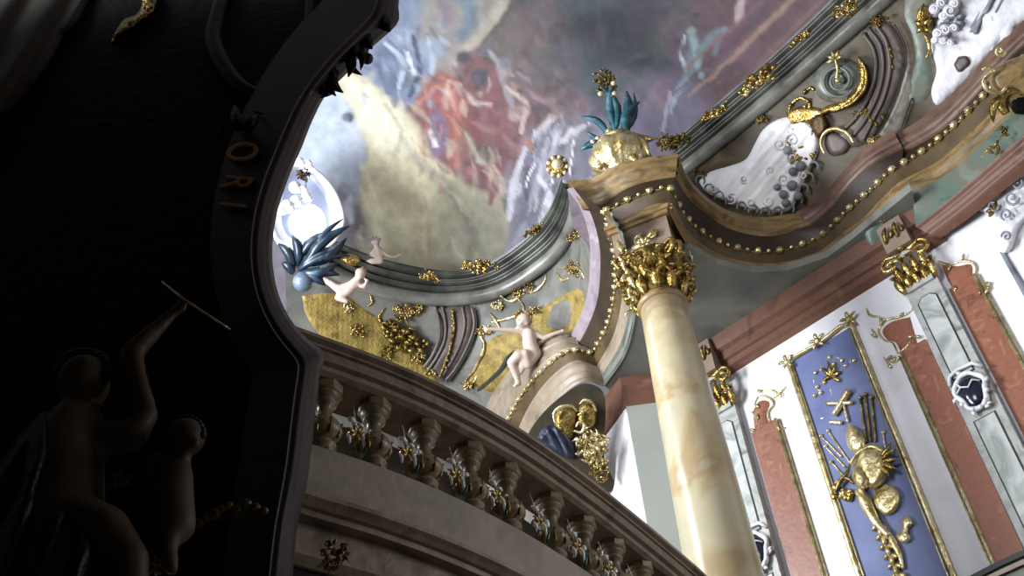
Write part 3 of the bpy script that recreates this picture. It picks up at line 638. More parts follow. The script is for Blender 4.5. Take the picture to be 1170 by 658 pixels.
# ================================================================== PILASTERS ON THE RIGHT WALL
def wbox(mb, s0, s1, z0, z1, h0, h1): mb.box(W(s0, z0, h0), WU*(s1-s0), WN*(h1-h0), (0, 0, z1-z0))
def wpts(pl, h): return [W(s, z, h) for s, z in pl]
def wprism(mb, poly, h0, h1):
    n = len(poly); mb.add(wpts(poly, h0) + wpts(poly, h1), [tuple(range(n)), tuple(range(n, 2*n))[::-1]] + [(i, (i+1) % n, n+(i+1) % n, n+i) for i in range(n)])
def pilaster(s0, s1, ztop, zcart, label, ccap, seed):
    t = thing('pilaster', W((s0+s1)/2, 4.0), label, 'pilaster'); w = s1 - s0; sc = (s0+s1)/2
    b = MB(); wbox(b, s0, s1, 4.0, ztop, 0, .12); b.build('shaft', 'grey_pilaster', t, False)
    b = MB(); i0, i1 = s0 + w*.17, s1 - w*.2; ch = w*.17; zt = ztop - .17; zb = zcart + .27
    o_ = [(i0, zb), (i0, zt-ch), (i0+ch, zt), (i1-ch, zt), (i1, zt-ch), (i1, zb)]; g = .018
    wprism(b, o_, .1, .126); pn = b.build('panel_groove', 'dark_line', t, False)
    b = MB(); wprism(b, [(i0+g, zb+g), (i0+g, zt-ch-g*.4), (i0+ch+g*.4, zt-g), (i1-ch-g*.4, zt-g), (i1-g, zt-ch-g*.4), (i1-g, zb+g)], .1, .134); b.build('panel', 'pale_marble', t, False)
    b = MB(); wprism(b, [(i0, 5.0), (i0, zcart-.34), (i1, zcart-.34), (i1, 5.0)], .1, .126); b.build('panel_groove', 'dark_line', t, False)
    b = MB(); wprism(b, [(i0+g, 5.0), (i0+g, zcart-.34-g), (i1-g, zcart-.34-g), (i1-g, 5.0)], .1, .134); b.build('panel', 'pale_marble', t, False)
    for a_, z0_, z1_, h_ in ((.42, -.02, .08, .16), (.5, .5, .6, .22)): b = MB(); wbox(b, sc-w*a_, sc+w*a_, ztop+z0_, ztop+z1_, 0, h_); b.build('capital_block', 'grey_pilaster', t, False)
    b = MB(); wbox(b, sc-w*.4, sc+w*.4, ztop+.6, 12.4, 0, .3); b.build('impost_block', 'rose_light', t, False)
    b = MB(); [b.blade(W(sc-w*.3+w*.2*i, 12.05+.05*(i%2), .31), W(sc-w*.1+w*.15*i, 12.3-.1*(i%2), .32), .035, WN, .2, 5) for i in range(4)]; b.build('carved_leaf', 'old_gold', t)
    c = MB(); rr = random.Random(seed)
    for row, (z0, z1, out) in enumerate([(ztop, ztop+.26, .16), (ztop+.14, ztop+.44, .2)]):
        for k in range(5 if row == 0 else 4):
            s = sc + (k-(2 if row == 0 else 1.5))*w*.24; p0 = W(s, z0, .12); p1 = W(s+(s-sc)*.25, z1, out); c.blade(p0, p1, w*.13, WN, .2, 7); c.blade(p1, p1 + WN*.12 - np.array([0, 0, .06]), w*.11, (0, 0, 1), .3, 5)
    cp = c.build('capital_leaves', 'gold', t)
    v = MB()
    for sg in (-1, 1):
        pts = []
        for k in range(20):
            q = k/19; r = .12*(1-.8*q); an = math.pi/2 - sg*q*2.4*math.pi; pts.append(W(sc + sg*w*.52 + r*math.cos(an), ztop+.47 + r*math.sin(an), .24 - .02*q))
        v.tube([W(sc, ztop+.62, .2), W(sc + sg*w*.25, ztop+.54, .24)] + pts, .027, 8)
    v.tube([W(sc-w*.6, ztop+.52, .2), W(sc-w*.2, ztop+.44, .27), W(sc+w*.2, ztop+.44, .27), W(sc+w*.6, ztop+.52, .2)], .022, 8)
    v.ball(W(sc, ztop+.62, .25), .05, 10, 8); v.build('volute', 'gold', t)
    # cartouche: black polished oval in a white rocaille frame
    k = MB(); k.ball(W(sc, zcart, .13), [WU*.155, np.array([0, 0, .235]), WN*.09], 20, 12); k.build('dark_cabochon', 'black_stone', t)
    k = MB(); fr = [W(sc + (.165 + .02*math.sin(5*a))*math.cos(a)*(1+.12*math.sin(a)), zcart + .25*math.sin(a), .17) for a in [2*math.pi*i/40 for i in range(41)]]; k.tube(fr, [.022 + .012*abs(math.sin(i*.5)) for i in range(41)], 7)
    k.tube([W(sc-.15, zcart+.04, .2), W(sc-.08, zcart+.07, .23), W(sc, zcart+.02, .235), W(sc+.07, zcart+.09, .23), W(sc+.14, zcart+.05, .2)], .012, 6); k.tube([W(sc-.08, zcart+.07, .23), W(sc-.11, zcart+.16, .2)], .012, 6)
    for a in (3.6, 4.3, 4.8, 5.3, 5.9): k.ball(W(sc+.17*math.cos(a), zcart+.26*math.sin(a), .19), .03, 8, 6)
    k.tube([W(sc-.2, zcart+.22, .14), W(sc-.16, zcart+.32, .16), W(sc-.04, zcart+.35, .17), W(sc+.14, zcart+.34, .16), W(sc+.22, zcart+.25, .14)], .025, 7)
    for j in range(6): a = rr.uniform(0, 6.28); k.blade(W(sc+.16*math.cos(a), zcart+.25*math.sin(a), .15), W(sc+.24*math.cos(a+.2), zcart+.34*math.sin(a+.2), .17), .03, WN, .2, 5)
    k.build('rocaille_frame', 'stucco', t)
    return t
pilaster(.02, .47, 11.22, 8.98, 'narrow grey green pilaster just right of the great column, gilt capital', None, 5)
pilaster(3.17, 3.6, 11.3, 9.52, 'grey green pilaster with black oval cartouche near the right edge', None, 6)
# coloured marble strips with gilt edging
def strip_panel(s0, s1, ztop, label, gl=True, gr=True):
    t = thing('marble_strip', W((s0+s1)/2, 4.2), label, 'panel')
    b = MB(); wbox(b, s0, s1, 4.2, ztop, 0, .03); b.build('slab', 'orange_marble', t, False)
    for on, s in ((gl, s0), (gr, s1)):
        if on: b = MB(); b.tube([W(s, 4.2, .03), W(s, ztop, .03)], .022, 8); sg = -1 if s == s0 else 1; b.tube([W(s+sg*.045, 4.2, .02), W(s+sg*.045, ztop-.02, .02)], .012, 6); b.build('gilt_edge', 'pale_gold', t)
    return t
strip_panel(.55, .94, 10.72, 'orange marble strip between the narrow pilaster and the blue trophy panel', False, True)
strip_panel(2.80, 3.13, 10.62, 'orange marble strip right of the blue trophy panel, left of the cartouche pilaster', True, False)
strip_panel(3.64, 3.98, 11.1, 'orange marble strip at the right edge of the photo beyond the cartouche pilaster', False, True)
def fr_px(name, S, polyl, label, m='pale_gold', r=1.4, leaves=6, seed=1, plt=None, pm='orange_marble'):
    t = thing(name, S.at(*polyl[0][0]), label, 'ornament'); rr = random.Random(seed)
    for pl in polyl: b = MB(); ptube(b, S, pl, [r*.5, r, r, r*.6], None, 7); b.build('scroll', m, t)
    for i in range(leaves):
        pl = polyl[i % len(polyl)]; p = pl[rr.randrange(len(pl))]; a = rr.uniform(0, 6.28); L = rr.uniform(5, 10); b = MB(); pblade(b, S, p, (p[0]+L*math.cos(a), p[1]+L*math.sin(a)), r*1.2, .3, .03); b.build('leaf', m, t)
    if plt: b = MB(); plate(b, S, plt, .03, 4); b.build('shaped_field', pm, t)
    return t
fr_px('scroll_finial', SW, [[(862,462),(868,452),(880,455),(884,462),(878,472),(882,486),(892,492),(898,488)],[(858,470),(866,480),(863,492),(872,500)],[(884,455),(892,448),(898,442)],[(870,448),(882,446),(893,454)]], 'gilt scrollwork finial at the head of the orange strip beside the great column', plt=[(860,470),(868,458),(880,460),(876,474),(882,490),(886,500),(866,506)], seed=2)
fr_px('scroll_finial', SW, [[(1046,345),(1040,356),(1028,362),(1012,366),(1004,378),(1010,388),(1020,392),(1026,404)],[(1026,404),(1036,396),(1044,384)],[(1014,410),(1022,414),(1032,404),(1046,396)],[(990,352),(994,360),(1006,362)],[(996,376),(1002,384)],[(1010,408),(1018,420)]], 'gilt scrollwork finial heading the orange strip beside the cartouche pilaster', leaves=9, plt=[(1040,362),(1018,368),(1008,378),(1014,388),(1024,392),(1034,410),(1050,405)], seed=3)
fr_px('scroll_finial', SW, [[(1072,298),(1086,302),(1100,298),(1112,300),(1116,308),(1112,320),(1118,330)],[(1088,332),(1102,334),(1118,328),(1128,322)],[(1128,322),(1132,330),(1126,336)],[(1090,326),(1104,340)]], 'gilt scrollwork curling over the orange strip at the right edge of the photo', leaves=8, plt=[(1076,302),(1094,304),(1110,302),(1112,318),(1120,332),(1100,340),(1084,322)], seed=4)
# ================================================================== BLUE TROPHY PANEL
bp = thing('trophy_relief', W(1.86, 4.6), 'tall blue panel in thin gilt frame bearing a gilt trophy of urn, drum and horn', 'panel')
b = MB(); wbox(b, 1.38, 2.34, 4.6, 11.42, 0, .02); b.build('blue_field', 'blue_ground', bp, False)
b = MB(); pth = [W(1.36, 4.6, .04), W(1.36, 11.4, .04), W(1.5, 11.46, .04), W(1.86, 11.43, .05), W(2.2, 11.5, .04), W(2.36, 11.46, .04), W(2.36, 4.6, .04)]; b.tube(pth, .03, 8); b.tube([p - WN*.015 + np.array([0, 0, 0]) for p in [W(1.41, 4.6, .05), W(1.41, 11.34, .05)]], .013, 6); b.tube([W(2.31, 4.6, .05), W(2.31, 11.36, .05)], .013, 6)
for s, z in [(1.36, 11.42), (2.36, 11.5), (1.86, 11.46)]: b.ball(W(s, z, .06), .06, 8, 6); [b.blade(W(s, z, .06), W(s+.14*math.cos(a), z+.14*math.sin(a), .07), .03, WN, .2, 5) for a in (0.4, 1.6, 2.8, 4.0, 5.2)]
b.build('frame', 'pale_gold', bp)
tr = bp
def part(nm, m, fn): b = MB(); fn(b); return b.build(nm, m, tr)
part('ribbon', 'pale_gold', lambda b: [ptube(b, SW, p, [.6, 1.3, .6], None, 6) for p in [[(934,402),(940,412),(938,424),(944,436)],[(938,424),(930,430),(932,440),(940,438)],[(944,414),(952,408),(962,412),(958,420)],[(944,436),(950,448),(950,460)],[(928,438),(936,446),(946,444)],[(964,404),(972,412),(968,424)],[(932,474),(940,478),(946,472)]]])
part('flower', 'pale_gold', lambda b: [pball(b, SW, p, 2.6, .04) for p in [(934,442),(938,449),(942,437),(962,412),(948,408),(953,416),(932,426),(966,418),(976,412),(931,452)]])
part('sheaf', 'gold', lambda b: [pblade(b, SW, (950,430), q, 2.4, .2, .05) for q in [(938,420),(946,412),(956,414),(962,424),(940,434),(960,436)]])
part('cross_torch', 'pale_gold', lambda b: [ptube(b, SW, [(944,461),(974,460)], 2.4, .07, 8), ptube(b, SW, [(953,474),(970,446)], [3.4, 4.2], .08, 10), ptube(b, SW, [(948,482),(962,483)], 2.2, .07, 8), ptube(b, SW, [(964,462),(969,482)], 1.5, .06, 8)])
part('urn', 'pale_gold', lambda b: [plate(b, SW, [(966,484),(974,484),(984,492),(990,502),(988,512),(980,518),(970,514),(966,502)], .14, 3, edge=9)])
for d in (-7, -1, 6): part('staff', 'old_gold', lambda b: (ptube(b, SW, [(990+d, 452+abs(d)*.6), (996+d*.8, 505)], 1.5, .05, 7), pball(b, SW, (990+d, 450+abs(d)*.6), 2.6, .06)))
for p, q in [((938,498),(962,522)),((943,510),(966,534)),((950,528),(968,548)),((1009,494),(1012,515)),((946,492),(972,530))]: part('lance', 'pale_gold', lambda b: (ptube(b, SW, [p, q], 1.1, .04, 6), pball(b, SW, p, 2.2, .05)))
part('drum', 'pale_gold', lambda b: [plate(b, SW, [(978,512),(990,506),(1004,508),(1014,518),(1016,536),(1010,552),(998,560),(986,556),(978,540),(974,526)], .22, 3, edge=14), ptube(b, SW, [(972,530),(980,518),(996,510),(1010,516)], 2, .2, 8)])
part('shield', 'pale_gold', lambda b: [plate(b, SW, [(974,532),(982,530),(990,540),(994,554),(988,560),(976,554),(972,544)], .26, 3, edge=7), ptube(b, SW, [(980,540),(986,548),(982,556)], 1.2, .28, 6)])
part('sickle', 'old_gold', lambda b: [ptube(b, SW, [(972,526),(968,540),(960,550),(954,562)], [1, 3, 1.5], .12, 7), ptube(b, SW, [(954,552),(966,546),(976,552)], 1.8, .12, 7)])
part('flower_bunch', 'gold', lambda b: [pball(b, SW, (962+rr_.uniform(-10, 12), 562+rr_.uniform(-8, 8)), rr_.uniform(2, 4), .06) for _ in range(14)])
part('leaf_fan', 'gold', lambda b: [pblade(b, SW, (1004, 528), (1004+a, 528+c), 3, .2, .15) for a, c in [(18,-16),(22,-4),(20,8),(12,16),(14,-22)]])
part('music_sheet', 'pale_gold', lambda b: [plate(b, SW, [(998,560),(1012,552),(1024,556),(1030,566),(1026,582),(1014,590),(1004,586),(996,574)], .12, 3, edge=8), plate(b, SW, [(1028,594),(1038,588),(1044,598),(1038,606),(1042,616),(1032,622),(1022,612),(1030,604)], .1, 3, edge=5)])
part('horn', 'pale_gold', lambda b: [ptube(b, SW, [(980,560),(988,572),(996,588),(1004,600),(1016,612)], [4, 7, 6, 4, 3], .1, 10), ptube(b, SW, [(1014,604),(1020,618),(1028,634),(1032,650)], [2, 4, 3, 1.5], .06, 8)])
part('husk_drop', 'pale_gold', lambda b: [pblade(b, SW, (1004+i*4.5, 600+i*11), (1004+i*4.5+a, 600+i*11+c), 3, .3, .05) for i in range(7) for a, c in [(-9, 6), (10, 4), (3, 13), (-3, -6)]])

# ================================================================== BALUSTRADE (gallery front)
gp = [(300,362),(372,388),(437,412),(500,440),(560,472),(620,510),(700,570),(790,645),(850,700)]
GP = cr([Z(x, y, 6.0) for x, y in gp], 120); tg = np.gradient(GP, axis=0); tg /= np.linalg.norm(tg, axis=1)[:, None]; GN = np.column_stack([tg[:, 1], -tg[:, 0], 0*tg[:, 0]])
if (GN[60] @ (EYE - GP[60])) < 0: GN = -GN
def sweep(prof, name, m, parent=None, kind=None, smooth=False):
    b = MB(); pr = list(prof) + [prof[0]]; b.grid([[tuple(GP[i][:2] + GN[i][:2]*u) + (z,) for u, z in pr] for i in range(len(GP))]); return b.build(name, m, parent, smooth=smooth, kind=kind)
bal = thing('balustrade', GP[50] - [0, 0, 1.2], 'curved stone gallery balustrade sweeping down across the foreground', 'balustrade')
sweep([(-.42, 6.02), (.0, 6.02), (.02, 6.0), (.02, 5.975), (-.01, 5.96), (-.01, 5.945), (-.03, 5.94), (.0, 5.90), (-.02, 5.865), (-.05, 5.855), (-.05, 5.82), (-.08, 5.80), (-.34, 5.80), (-.37, 5.86), (-.42, 5.95)], 'handrail', 'rail_stone', bal)
sweep([(-.38, 5.27), (-.04, 5.27), (-.02, 5.25), (-.02, 4.96), (-.03, 4.94), (-.38, 4.94)], 'plinth', 'grey_fascia', bal)
sweep([(-.4, 4.94), (-.01, 4.94), (.0, 4.925), (.03, 4.915), (.06, 4.90), (.06, 4.875), (.04, 4.86), (.02, 4.84), (.0, 4.835), (.0, 4.80), (-.4, 4.80)], 'base_moulding', 'rail_stone', bal)
sweep([(-.6, 4.80), (-.06, 4.80), (-.06, 4.62), (-.1, 4.58), (-.6, 4.58)], 'lower_band', 'rail_stone', bal)
prof = [(.05, 5.33), (.05, 5.35), (.075, 5.37), (.075, 5.385), (.045, 5.40), (.055, 5.415), (.085, 5.44), (.10, 5.475), (.098, 5.505), (.08, 5.54), (.055, 5.575), (.042, 5.60), (.038, 5.63), (.04, 5.66), (.06, 5.675), (.062, 5.69), (.048, 5.70), (.05, 5.71), (.075, 5.725), (.075, 5.74), (.06, 5.75)]
prof = [(r*1.07, z - 5.25) for r, z in prof]
def baluster_mesh():
    b = MB(); b.lathe(prof, (0, 0, 0), 20); b.lathe([(.095, 0), (.095, .07), (.08, .085)], (0, 0, 0), 8); b.lathe([(.075, .485), (.1, .505), (.1, .555)], (0, 0, 0), 8); return b
def leafcollar():
    b = MB()
    for i in range(8):
        a = 2*math.pi*i/8; d = np.array([math.cos(a), math.sin(a), 0]); b.blade(d*.086 + [0, 0, .17], d*.103 + [0, 0, .262], .013, d, .08, 6); b.blade(d*.1 + [0, 0, .255], d*.116 + [0, 0, .262], .01, (0, 0, 1), .3, 4)
        e = np.array([math.cos(a+.39), math.sin(a+.39), 0]); b.ball(e*.102 + [0, 0, .235], .009, 7, 5)
    return b
tops = [(330,408),(383,428),(443,452),(499,480),(546,507),(590,535),(640,565),(680,592),(716,618),(748,642),(782,668)]
sweep([(-.44, 5.80), (-.42, 5.80), (-.42, 5.40), (-.44, 5.40)], 'shade_board', 'rail_shade', bal)  # added dark board, stands for the shade between the baluster tops
P0 = None; bmo = None; GPx = []
for i, (x, y) in enumerate(tops):
    q = Z(x, y, 5.78); k = np.argmin(np.hypot(GP[:, 0]-q[0], GP[:, 1]-q[1])); c = GP[k] - GN[k]*.17; loc = np.array([c[0], c[1], 5.25]); GPx.append((k, loc))
    if bmo is None:
        bb = baluster_mesh(); a0 = np.array(bb.v); me = bpy.data.meshes.new('baluster'); me.from_pydata(a0.tolist(), [], bb.f); bm = bmesh.new(); bm.from_mesh(me); bmesh.ops.recalc_face_normals(bm, faces=bm.faces); bm.to_mesh(me); bm.free()
        for p in me.polygons: p.use_smooth = len(p.vertices) == 4 and abs(p.area) < .003
        me.materials.append(M['baluster_stone']); cc = leafcollar(); m2 = bpy.data.meshes.new('leaf_collar'); m2.from_pydata(cc.v, [], cc.f); m2.shade_smooth(); m2.materials.append(M['old_gold']); bmo = me
    o = bpy.data.objects.new('baluster', bmo); COL.objects.link(o); o.parent = bal; o.location = loc - np.array(bal.location); o.rotation_euler = (0, 0, math.atan2(GN[k][1], GN[k][0]))
    g = bpy.data.objects.new('leaf_collar', m2); COL.objects.link(g); g.parent = o; g['label'] = 'gilt leaf collar'
# added glass drops standing for unidentified bright slivers between the balusters
for j in range(len(GPx)-1):
    (k0, a), (k1, c) = GPx[j], GPx[j+1]; mid = a*.42 + c*.58; k = (k0+k1)//2; n_ = GN[k]; t_ = tg[k]; base = mid + n_*.04 + [0, 0, .31]
    if not (1 <= j <= 9): continue
    name_l = ['leftmost beside the dark canopy edge','second from the dark canopy edge','third from the dark canopy edge','fourth from the dark canopy edge','just left of the middle of the curve','middle of the curve','third from the lower right end','second from the lower right end','lowest at the right end'][j-1]
    t = thing('sliver_pendant', base, 'bright sliver between two balusters, put in as a glass pendant with green drop, ' + name_l, 'pendant', 'bright slivers between the balusters, put in as pendants'); rr = random.Random(j)
    b = MB()
    for p0, p1, w in [((.03, -.02), (.055, -.13), .014), ((-.06, .05), (0, .03), .018), ((.0, .03), (.05, .02), .012), ((-.05, -.06), (-.035, -.13), .012)]:
        q0 = base + t_*p0[0] + [0, 0, p0[1]]; q1 = base + t_*p1[0] + [0, 0, p1[1]]; b.blade(q0, q1, w*1.15, n_, .1, 6, .7)
    b.ball(base + t_*.085 + [0, 0, -.01], [t_*.02, n_*.015, np.array([0, 0, .03])], 10, 8); b.tube([base + [0, 0, .2] - n_*.05, base + [0, 0, .0]], .0018, 5); b.build('glass_drop', 'crystal', t)
    b = MB(); b.blade(base + t_*.085 + [0, 0, -.03], base + t_*.05 + [0, 0, -.17], .016, n_, .1, 6, .7); b.build('green_drop', 'green_glass', t)
    b = MB(); b.ball(base + t_*-.01 - n_*.02 + [0, 0, -.04], .028, 10, 8); [b.blade(base + [0, 0, -.04], base + t_*.07*math.cos(a_) + [0, 0, -.04+.07*math.sin(a_)], .014, n_, .2, 4) for a_ in (0, 1, 2, 3, 4, 5)]; b.build('gilt_mount', 'gold', t)
# ================================================================== ATTIC ORNAMENT, LEFT
def P_(name, S, polys, m, h=.04, step=5, label=None, cat='ornament', parent=None, kind=None, edge=5., hf=None, sm=True):
    b = MB(); [plate(b, S, p, h, step, hf, edge, sm) for p in polys]; o = b.build(name, m, parent, kind=kind)
    if label: tag(o, label, cat)
    return o
diap = lambda x, y, d: .012*math.sin(x*1.1)*1
t = thing('diaper_panel', SL.at(430, 390), 'olive gold ribbed panel at the left foot of the attic, above the balustrade', 'panel')
P_('field', SL, [[(345,338),(372,335),(395,338),(412,350),(430,362),(445,380),(470,400),(488,420),(500,440),(460,440),(400,405),(368,385),(350,360)]], 'ochre_diaper', .03, 3, parent=t, hf=diap)
b = MB()
for p in [[(366,340),(390,352),(404,346)],[(398,352),(402,362),(398,372)],[(440,352),(433,362),(438,372),(448,378)],[(412,370),(430,378),(448,386),(462,398)],[(420,350),(425,345),(422,335)]]: ptube(b, SL, p, [.6, 1.4, .7], None, 7)
b.build('scroll', 'gold', t)
rocaille('rocaille_cluster', SL, (462,385), 34, 11, 'dense gilt rocaille at the left attic foot, beside the curved mauve console', dens=2.2, asp=.9, ang=.6, material='old_gold')
rocaille('rocaille_cluster', SL, (464,358), 17, 12, 'gilt shell scroll just under the left ring moulding, above the dense rocaille', dens=1.6, material='gold')
rocaille('rocaille_cluster', SL, (410,378), 13, 13, 'small gilt spray in the middle of the olive gold ribbed panel', dens=1.0, material='gold')
t = thing('console', SL.at(515, 390), 'curved mauve console band dropping from the left ring moulding to the balustrade', 'console')
P_('outer_band', SL, [[(492,350),(520,349),(538,350),(541,370),(534,395),(522,418),(508,436),(492,424),(500,405),(506,385),(503,365)]], 'console_mauve', .06, 4, parent=t, edge=2)
for pl in [[(497,350),(502,368),(502,386),(494,406),(484,420)],[(505,350),(509,368),(508,388),(499,408),(488,424)],[(528,350),(531,370),(526,392),(514,416),(505,430)],[(539,350),(542,372),(534,396),(521,420),(509,435)]]: b = MB(); ptube(b, SL, pl, 1.9, .07, 8); b.build('rib', 'console_mauve', t)
b = MB(); ptube(b, SL, [(542.5,352),(544.5,372),(537,397),(523,422),(511,437)], .8, .07, 6); b.build('edge_line', 'dark_line', t)
b = MB(); ptube(b, SL, [(516,353),(519,372),(516,392),(508,416),(502,432)], 1.4, .1, 7)
for i in range(9): pball(b, SL, (517.5 - i*i*.12, 356+i*8), 1.8, .12)
b.build('gilt_string', 'old_gold', t)
rocaille('foot_spray', SL, (493,424), 8, 14, 'tiny gilt spray at the foot of the mauve console')
t = thing('gold_field', SL.at(600, 400), 'yellow gilt field behind the seated putto, edged by leafy scrolls', 'panel')
P_('field', SL, [[(556,392),(566,384),(585,378),(600,365),(622,350),(645,336),(662,330),(668,345),(664,372),(640,386),(610,398),(588,428),(572,448),(548,444),(536,436),(546,418),(553,405)]], 'ochre_diaper', .03, 3, parent=t, hf=diap)
P_('blue_patch', SL, [[(622,372),(628,352),(638,342),(650,340),(656,352),(652,370),(640,380)]], 'attic_left', .05, 4, parent=t)
b = MB()
for p in [[(530,440),(534,432),(541,424),(547,412),(552,402),(553,392),(548,382),(552,374),(560,372)],[(560,358),(566,366),(572,376)],[(572,338),(582,344),(592,341),(600,334)],[(600,334),(612,332),(622,322),(624,314)],[(592,341),(598,350),(596,358),(586,362),(572,366),(560,368)],[(640,308),(650,304),(662,308),(668,318)],[(636,312),(642,320),(650,318)],[(534,440),(542,436),(545,428)]]: ptube(b, SL, p, [1, 2.2, 1.1], None, 8)
b.build('leafy_scroll', 'pale_gold', t)
for c, s, sd, lb in [((553,377),11,21,'gilt leaf spray at the putto right hand, top of the long scroll'),((598,330),15,22,'gilt leaf spray between the ring moulding and the seated putto'),((652,308),13,23,'gilt leaf spray tucked under the pale corner of the left entablature'),((536,438),9,24,'gilt leaf knot at the lowest end of the long scroll, near the handrail'),((655,268),9,25,'slim gilt leaf sprig right under the upper end of the ring moulding'),((612,355),9,28,'gilt sprig just above the head of the seated putto')]:
    rocaille('leaf_spray_ornament', SL, c, s, sd, lb, dens=1.1)
# mauve curved console band near the ring, gilt ring ornaments
def ringS(P, d): return plane_surf(P, d)
def ringat(x, y, z=15.0):
    P = Z(x, y, z); n = EYE - P; n[2] *= .35; return plane_surf(P + (EYE-P)/np.linalg.norm(EYE-P)*.1, n)
for i, (x, y, s, a, an, lb) in enumerate([(548,303,22,.6,-.1,'large gilt foliage cluster on the left arc of the green ring'),(493,316,17,.45,.4,'thin gilt leaf spray on the left arc of the green ring, left of the large cluster'),(608,266,16,.45,-.5,'small pale gilt spray where the ring moulding climbs towards the column'),(868,88,30,.45,-.65,'long gilt foliage cluster on the straight ring moulding, third from the top'),(820,128,22,.35,-.6,'slender gilt spray on the straight ring moulding above the white shell'),(778,162,22,.6,-.5,'gilt foliage cluster at the lower end of the straight ring moulding beside the vase'),(965,8,22,.6,-.6,'gilt foliage cluster at the top edge of the photo on the green ring'),(918,41,18,.35,-.7,'slender gilt spray on the straight ring moulding, second from the top'),(845,170,14,.8,0,'dark gilt flower cluster under the ring moulding, left of the white shell top'),(1012,20,16,1,.3,'gilt tuft under the ring moulding at the top right')]):
    rocaille('ring_foliage', ringat(x, y), (x, y), s, 40+i, lb, group=None, asp=a, ang=an, dens=1.7, material=['gold', 'old_gold'][i % 3 == 2], h=.06)
# pearl rosette at the junction
SJ = ringat(637, 190)
t = thing('rosette_medallion', SJ.at(637, 190), 'round gilt and pearl rosette where the left ring meets the column entablature', 'ornament')
b = MB(); plate(b, SJ, [(637+13*math.cos(a), 190+13*math.sin(a)) for a in [i*math.pi/8 for i in range(16)]], .12, 3, edge=8); b.build('disc', 'gold', t)
b = MB(); pball(b, SJ, (637,188), 7, .12); [pball(b, SJ, (637+11*math.cos(i*.7), 190+11*math.sin(i*.7)), 2.6, .12) for i in range(9)]; b.build('pearl', 'pearl', t)
0 and P_('fluted_drop', SJ, [[(622,240),(630,215),(632,200),(642,200),(640,225),(634,255),(624,262)]], 'mauve_marble', .1, 4, 'pale fluted drop hanging below the round rosette', 'ornament')

# ================================================================== ATTIC ORNAMENT, RIGHT
shellhf = lambda x, y, d: .02*math.sin(x*.23+1.3*math.sin(y*.11)) * math.cos(y*.19+x*.05) + .008*math.sin(x*.6+y*.5)
t = thing('stucco_shell', SR.at(860, 220), 'white stucco rocaille shell filling the attic above the concave cornice', 'ornament')
P_('shell_field', SR, [[(797,206),(812,196),(832,190),(852,182),(862,165),(872,148),(890,136),(912,134),(930,146),(936,166),(928,190),(915,215),(905,238),(884,243),(858,240),(830,230),(808,220)]], 'shell_white', .10, 3, parent=t, hf=shellhf, edge=8)
b = MB()
for c, r, a, w in [((815,215),7,0,1),((835,226),9,2,-1),((858,232),7,1,1),((878,230),8,3,-1),((895,205),9,1,1),((905,180),8,4,-1),((890,165),9,0,1),((880,195),6,2,1),((905,160),10,3,1),((918,200),7,5,-1),((850,205),6,1,1)]: b = MB(); scroll(b, SR, c, r*.8, 1.3, a, 1.2, w, .11); b.build('curl', 'stucco', t)
b = MB(); [pball(b, SR, p, r, .1) for p, r in [((895,222),5),((905,212),6),((898,232),5),((912,224),5),((888,214),4),((915,190),6),((906,196),5),((900,172),5)]]; b.build('cloud_boss', 'shade_grey', t)
rocaille('gilt_crest', SR, (912,172), 24, 61, 'gilt leaf crest growing on the right edge of the white stucco shell', dens=1.7, asp=1.2)
rocaille('gilt_crest', SR, (905,150), 12, 66, 'gilt tuft at the upper tip of the white stucco shell', dens=1.2)
t = thing('curl_volute', SR.at(952, 165), 'mauve volute boss with pale gilt rim right of the white stucco shell', 'ornament')
P_('boss', SR, [[(942,152),(952,150),(966,156),(972,166),(964,176),(950,178),(942,166)]], 'console_mauve', .08, 3, parent=t, edge=8)
b = MB(); ptube(b, SR, [(942,176),(938,164),(942,152),(954,147),(968,152),(976,164)], [1.5, 2.6, 1.6], .12, 8); b.build('rim', 'pale_gold', t)
t = thing('spiral_roundel', SR.at(958, 90), 'green grey spiral roundel clasped by a gilt crescent under the ring moulding', 'ornament')
P_('roundel', SR, [[(958+30*math.cos(a)-2*math.sin(a), 92+26*math.sin(a)) for a in [i*math.pi/9 for i in range(18)]]], 'green_marble', .10, 4, parent=t, edge=14)
b = MB(); scroll(b, SR, (958,92), 20, 2.2, .5, 2.0, 1, .17); b.build('spiral', 'green_marble', t)
b = MB(); plate(b, SR, [(978,62),(988,72),(992,88),(988,104),(976,118),(958,128),(938,130),(942,122),(958,116),(972,106),(980,92),(981,78)], .16, 3, edge=4); ptube(b, SR, [(980,66),(989,80),(988,100),(974,117),(952,127)], [1, 2, 1], .22, 7); b.build('crescent', 'gold', t)
b = MB(); ptube(b, SR, [(956,90),(957,78),(954,66)], 1.8, .2, 7); [pblade(b, SR, (955,68), (955+a, 66+c), 2.4, .3, .2) for a, c in [(-10,-2),(-5,-8),(3,-9),(9,-3),(-12,6)]]; pball(b, SR, (957,92), 3, .22); b.build('sprig', 'pale_gold', t)
fr_px('scroll_bracket', SR, [[(900,130),(905,118),(915,112),(925,118),(922,126),(912,126)],[(920,124),(932,128),(945,124)],[(918,108),(926,100),(934,106)]], 'thin gilt curls at the left of the spiral roundel', 'gold', 1.7, 6, 8)
P_('gilt_cartouche', SR, [[(898,128),(912,122),(930,122),(942,128),(936,138),(920,142),(902,144)]], 'gold', .1, 3, 'small gilt cartouche plate between the white shell and the spiral roundel', 'ornament')
P_('leaf_mask', SR, [[(926,132),(938,128),(946,138),(944,152),(934,158),(926,148)]], 'dark_gilt', .16, 3, 'dark bronze leaf mask between the white shell and the mauve volute', 'ornament')
t = thing('console', SR.at(1005, 90), 'broad stepped mauve console sweeping down right of the spiral roundel', 'console')
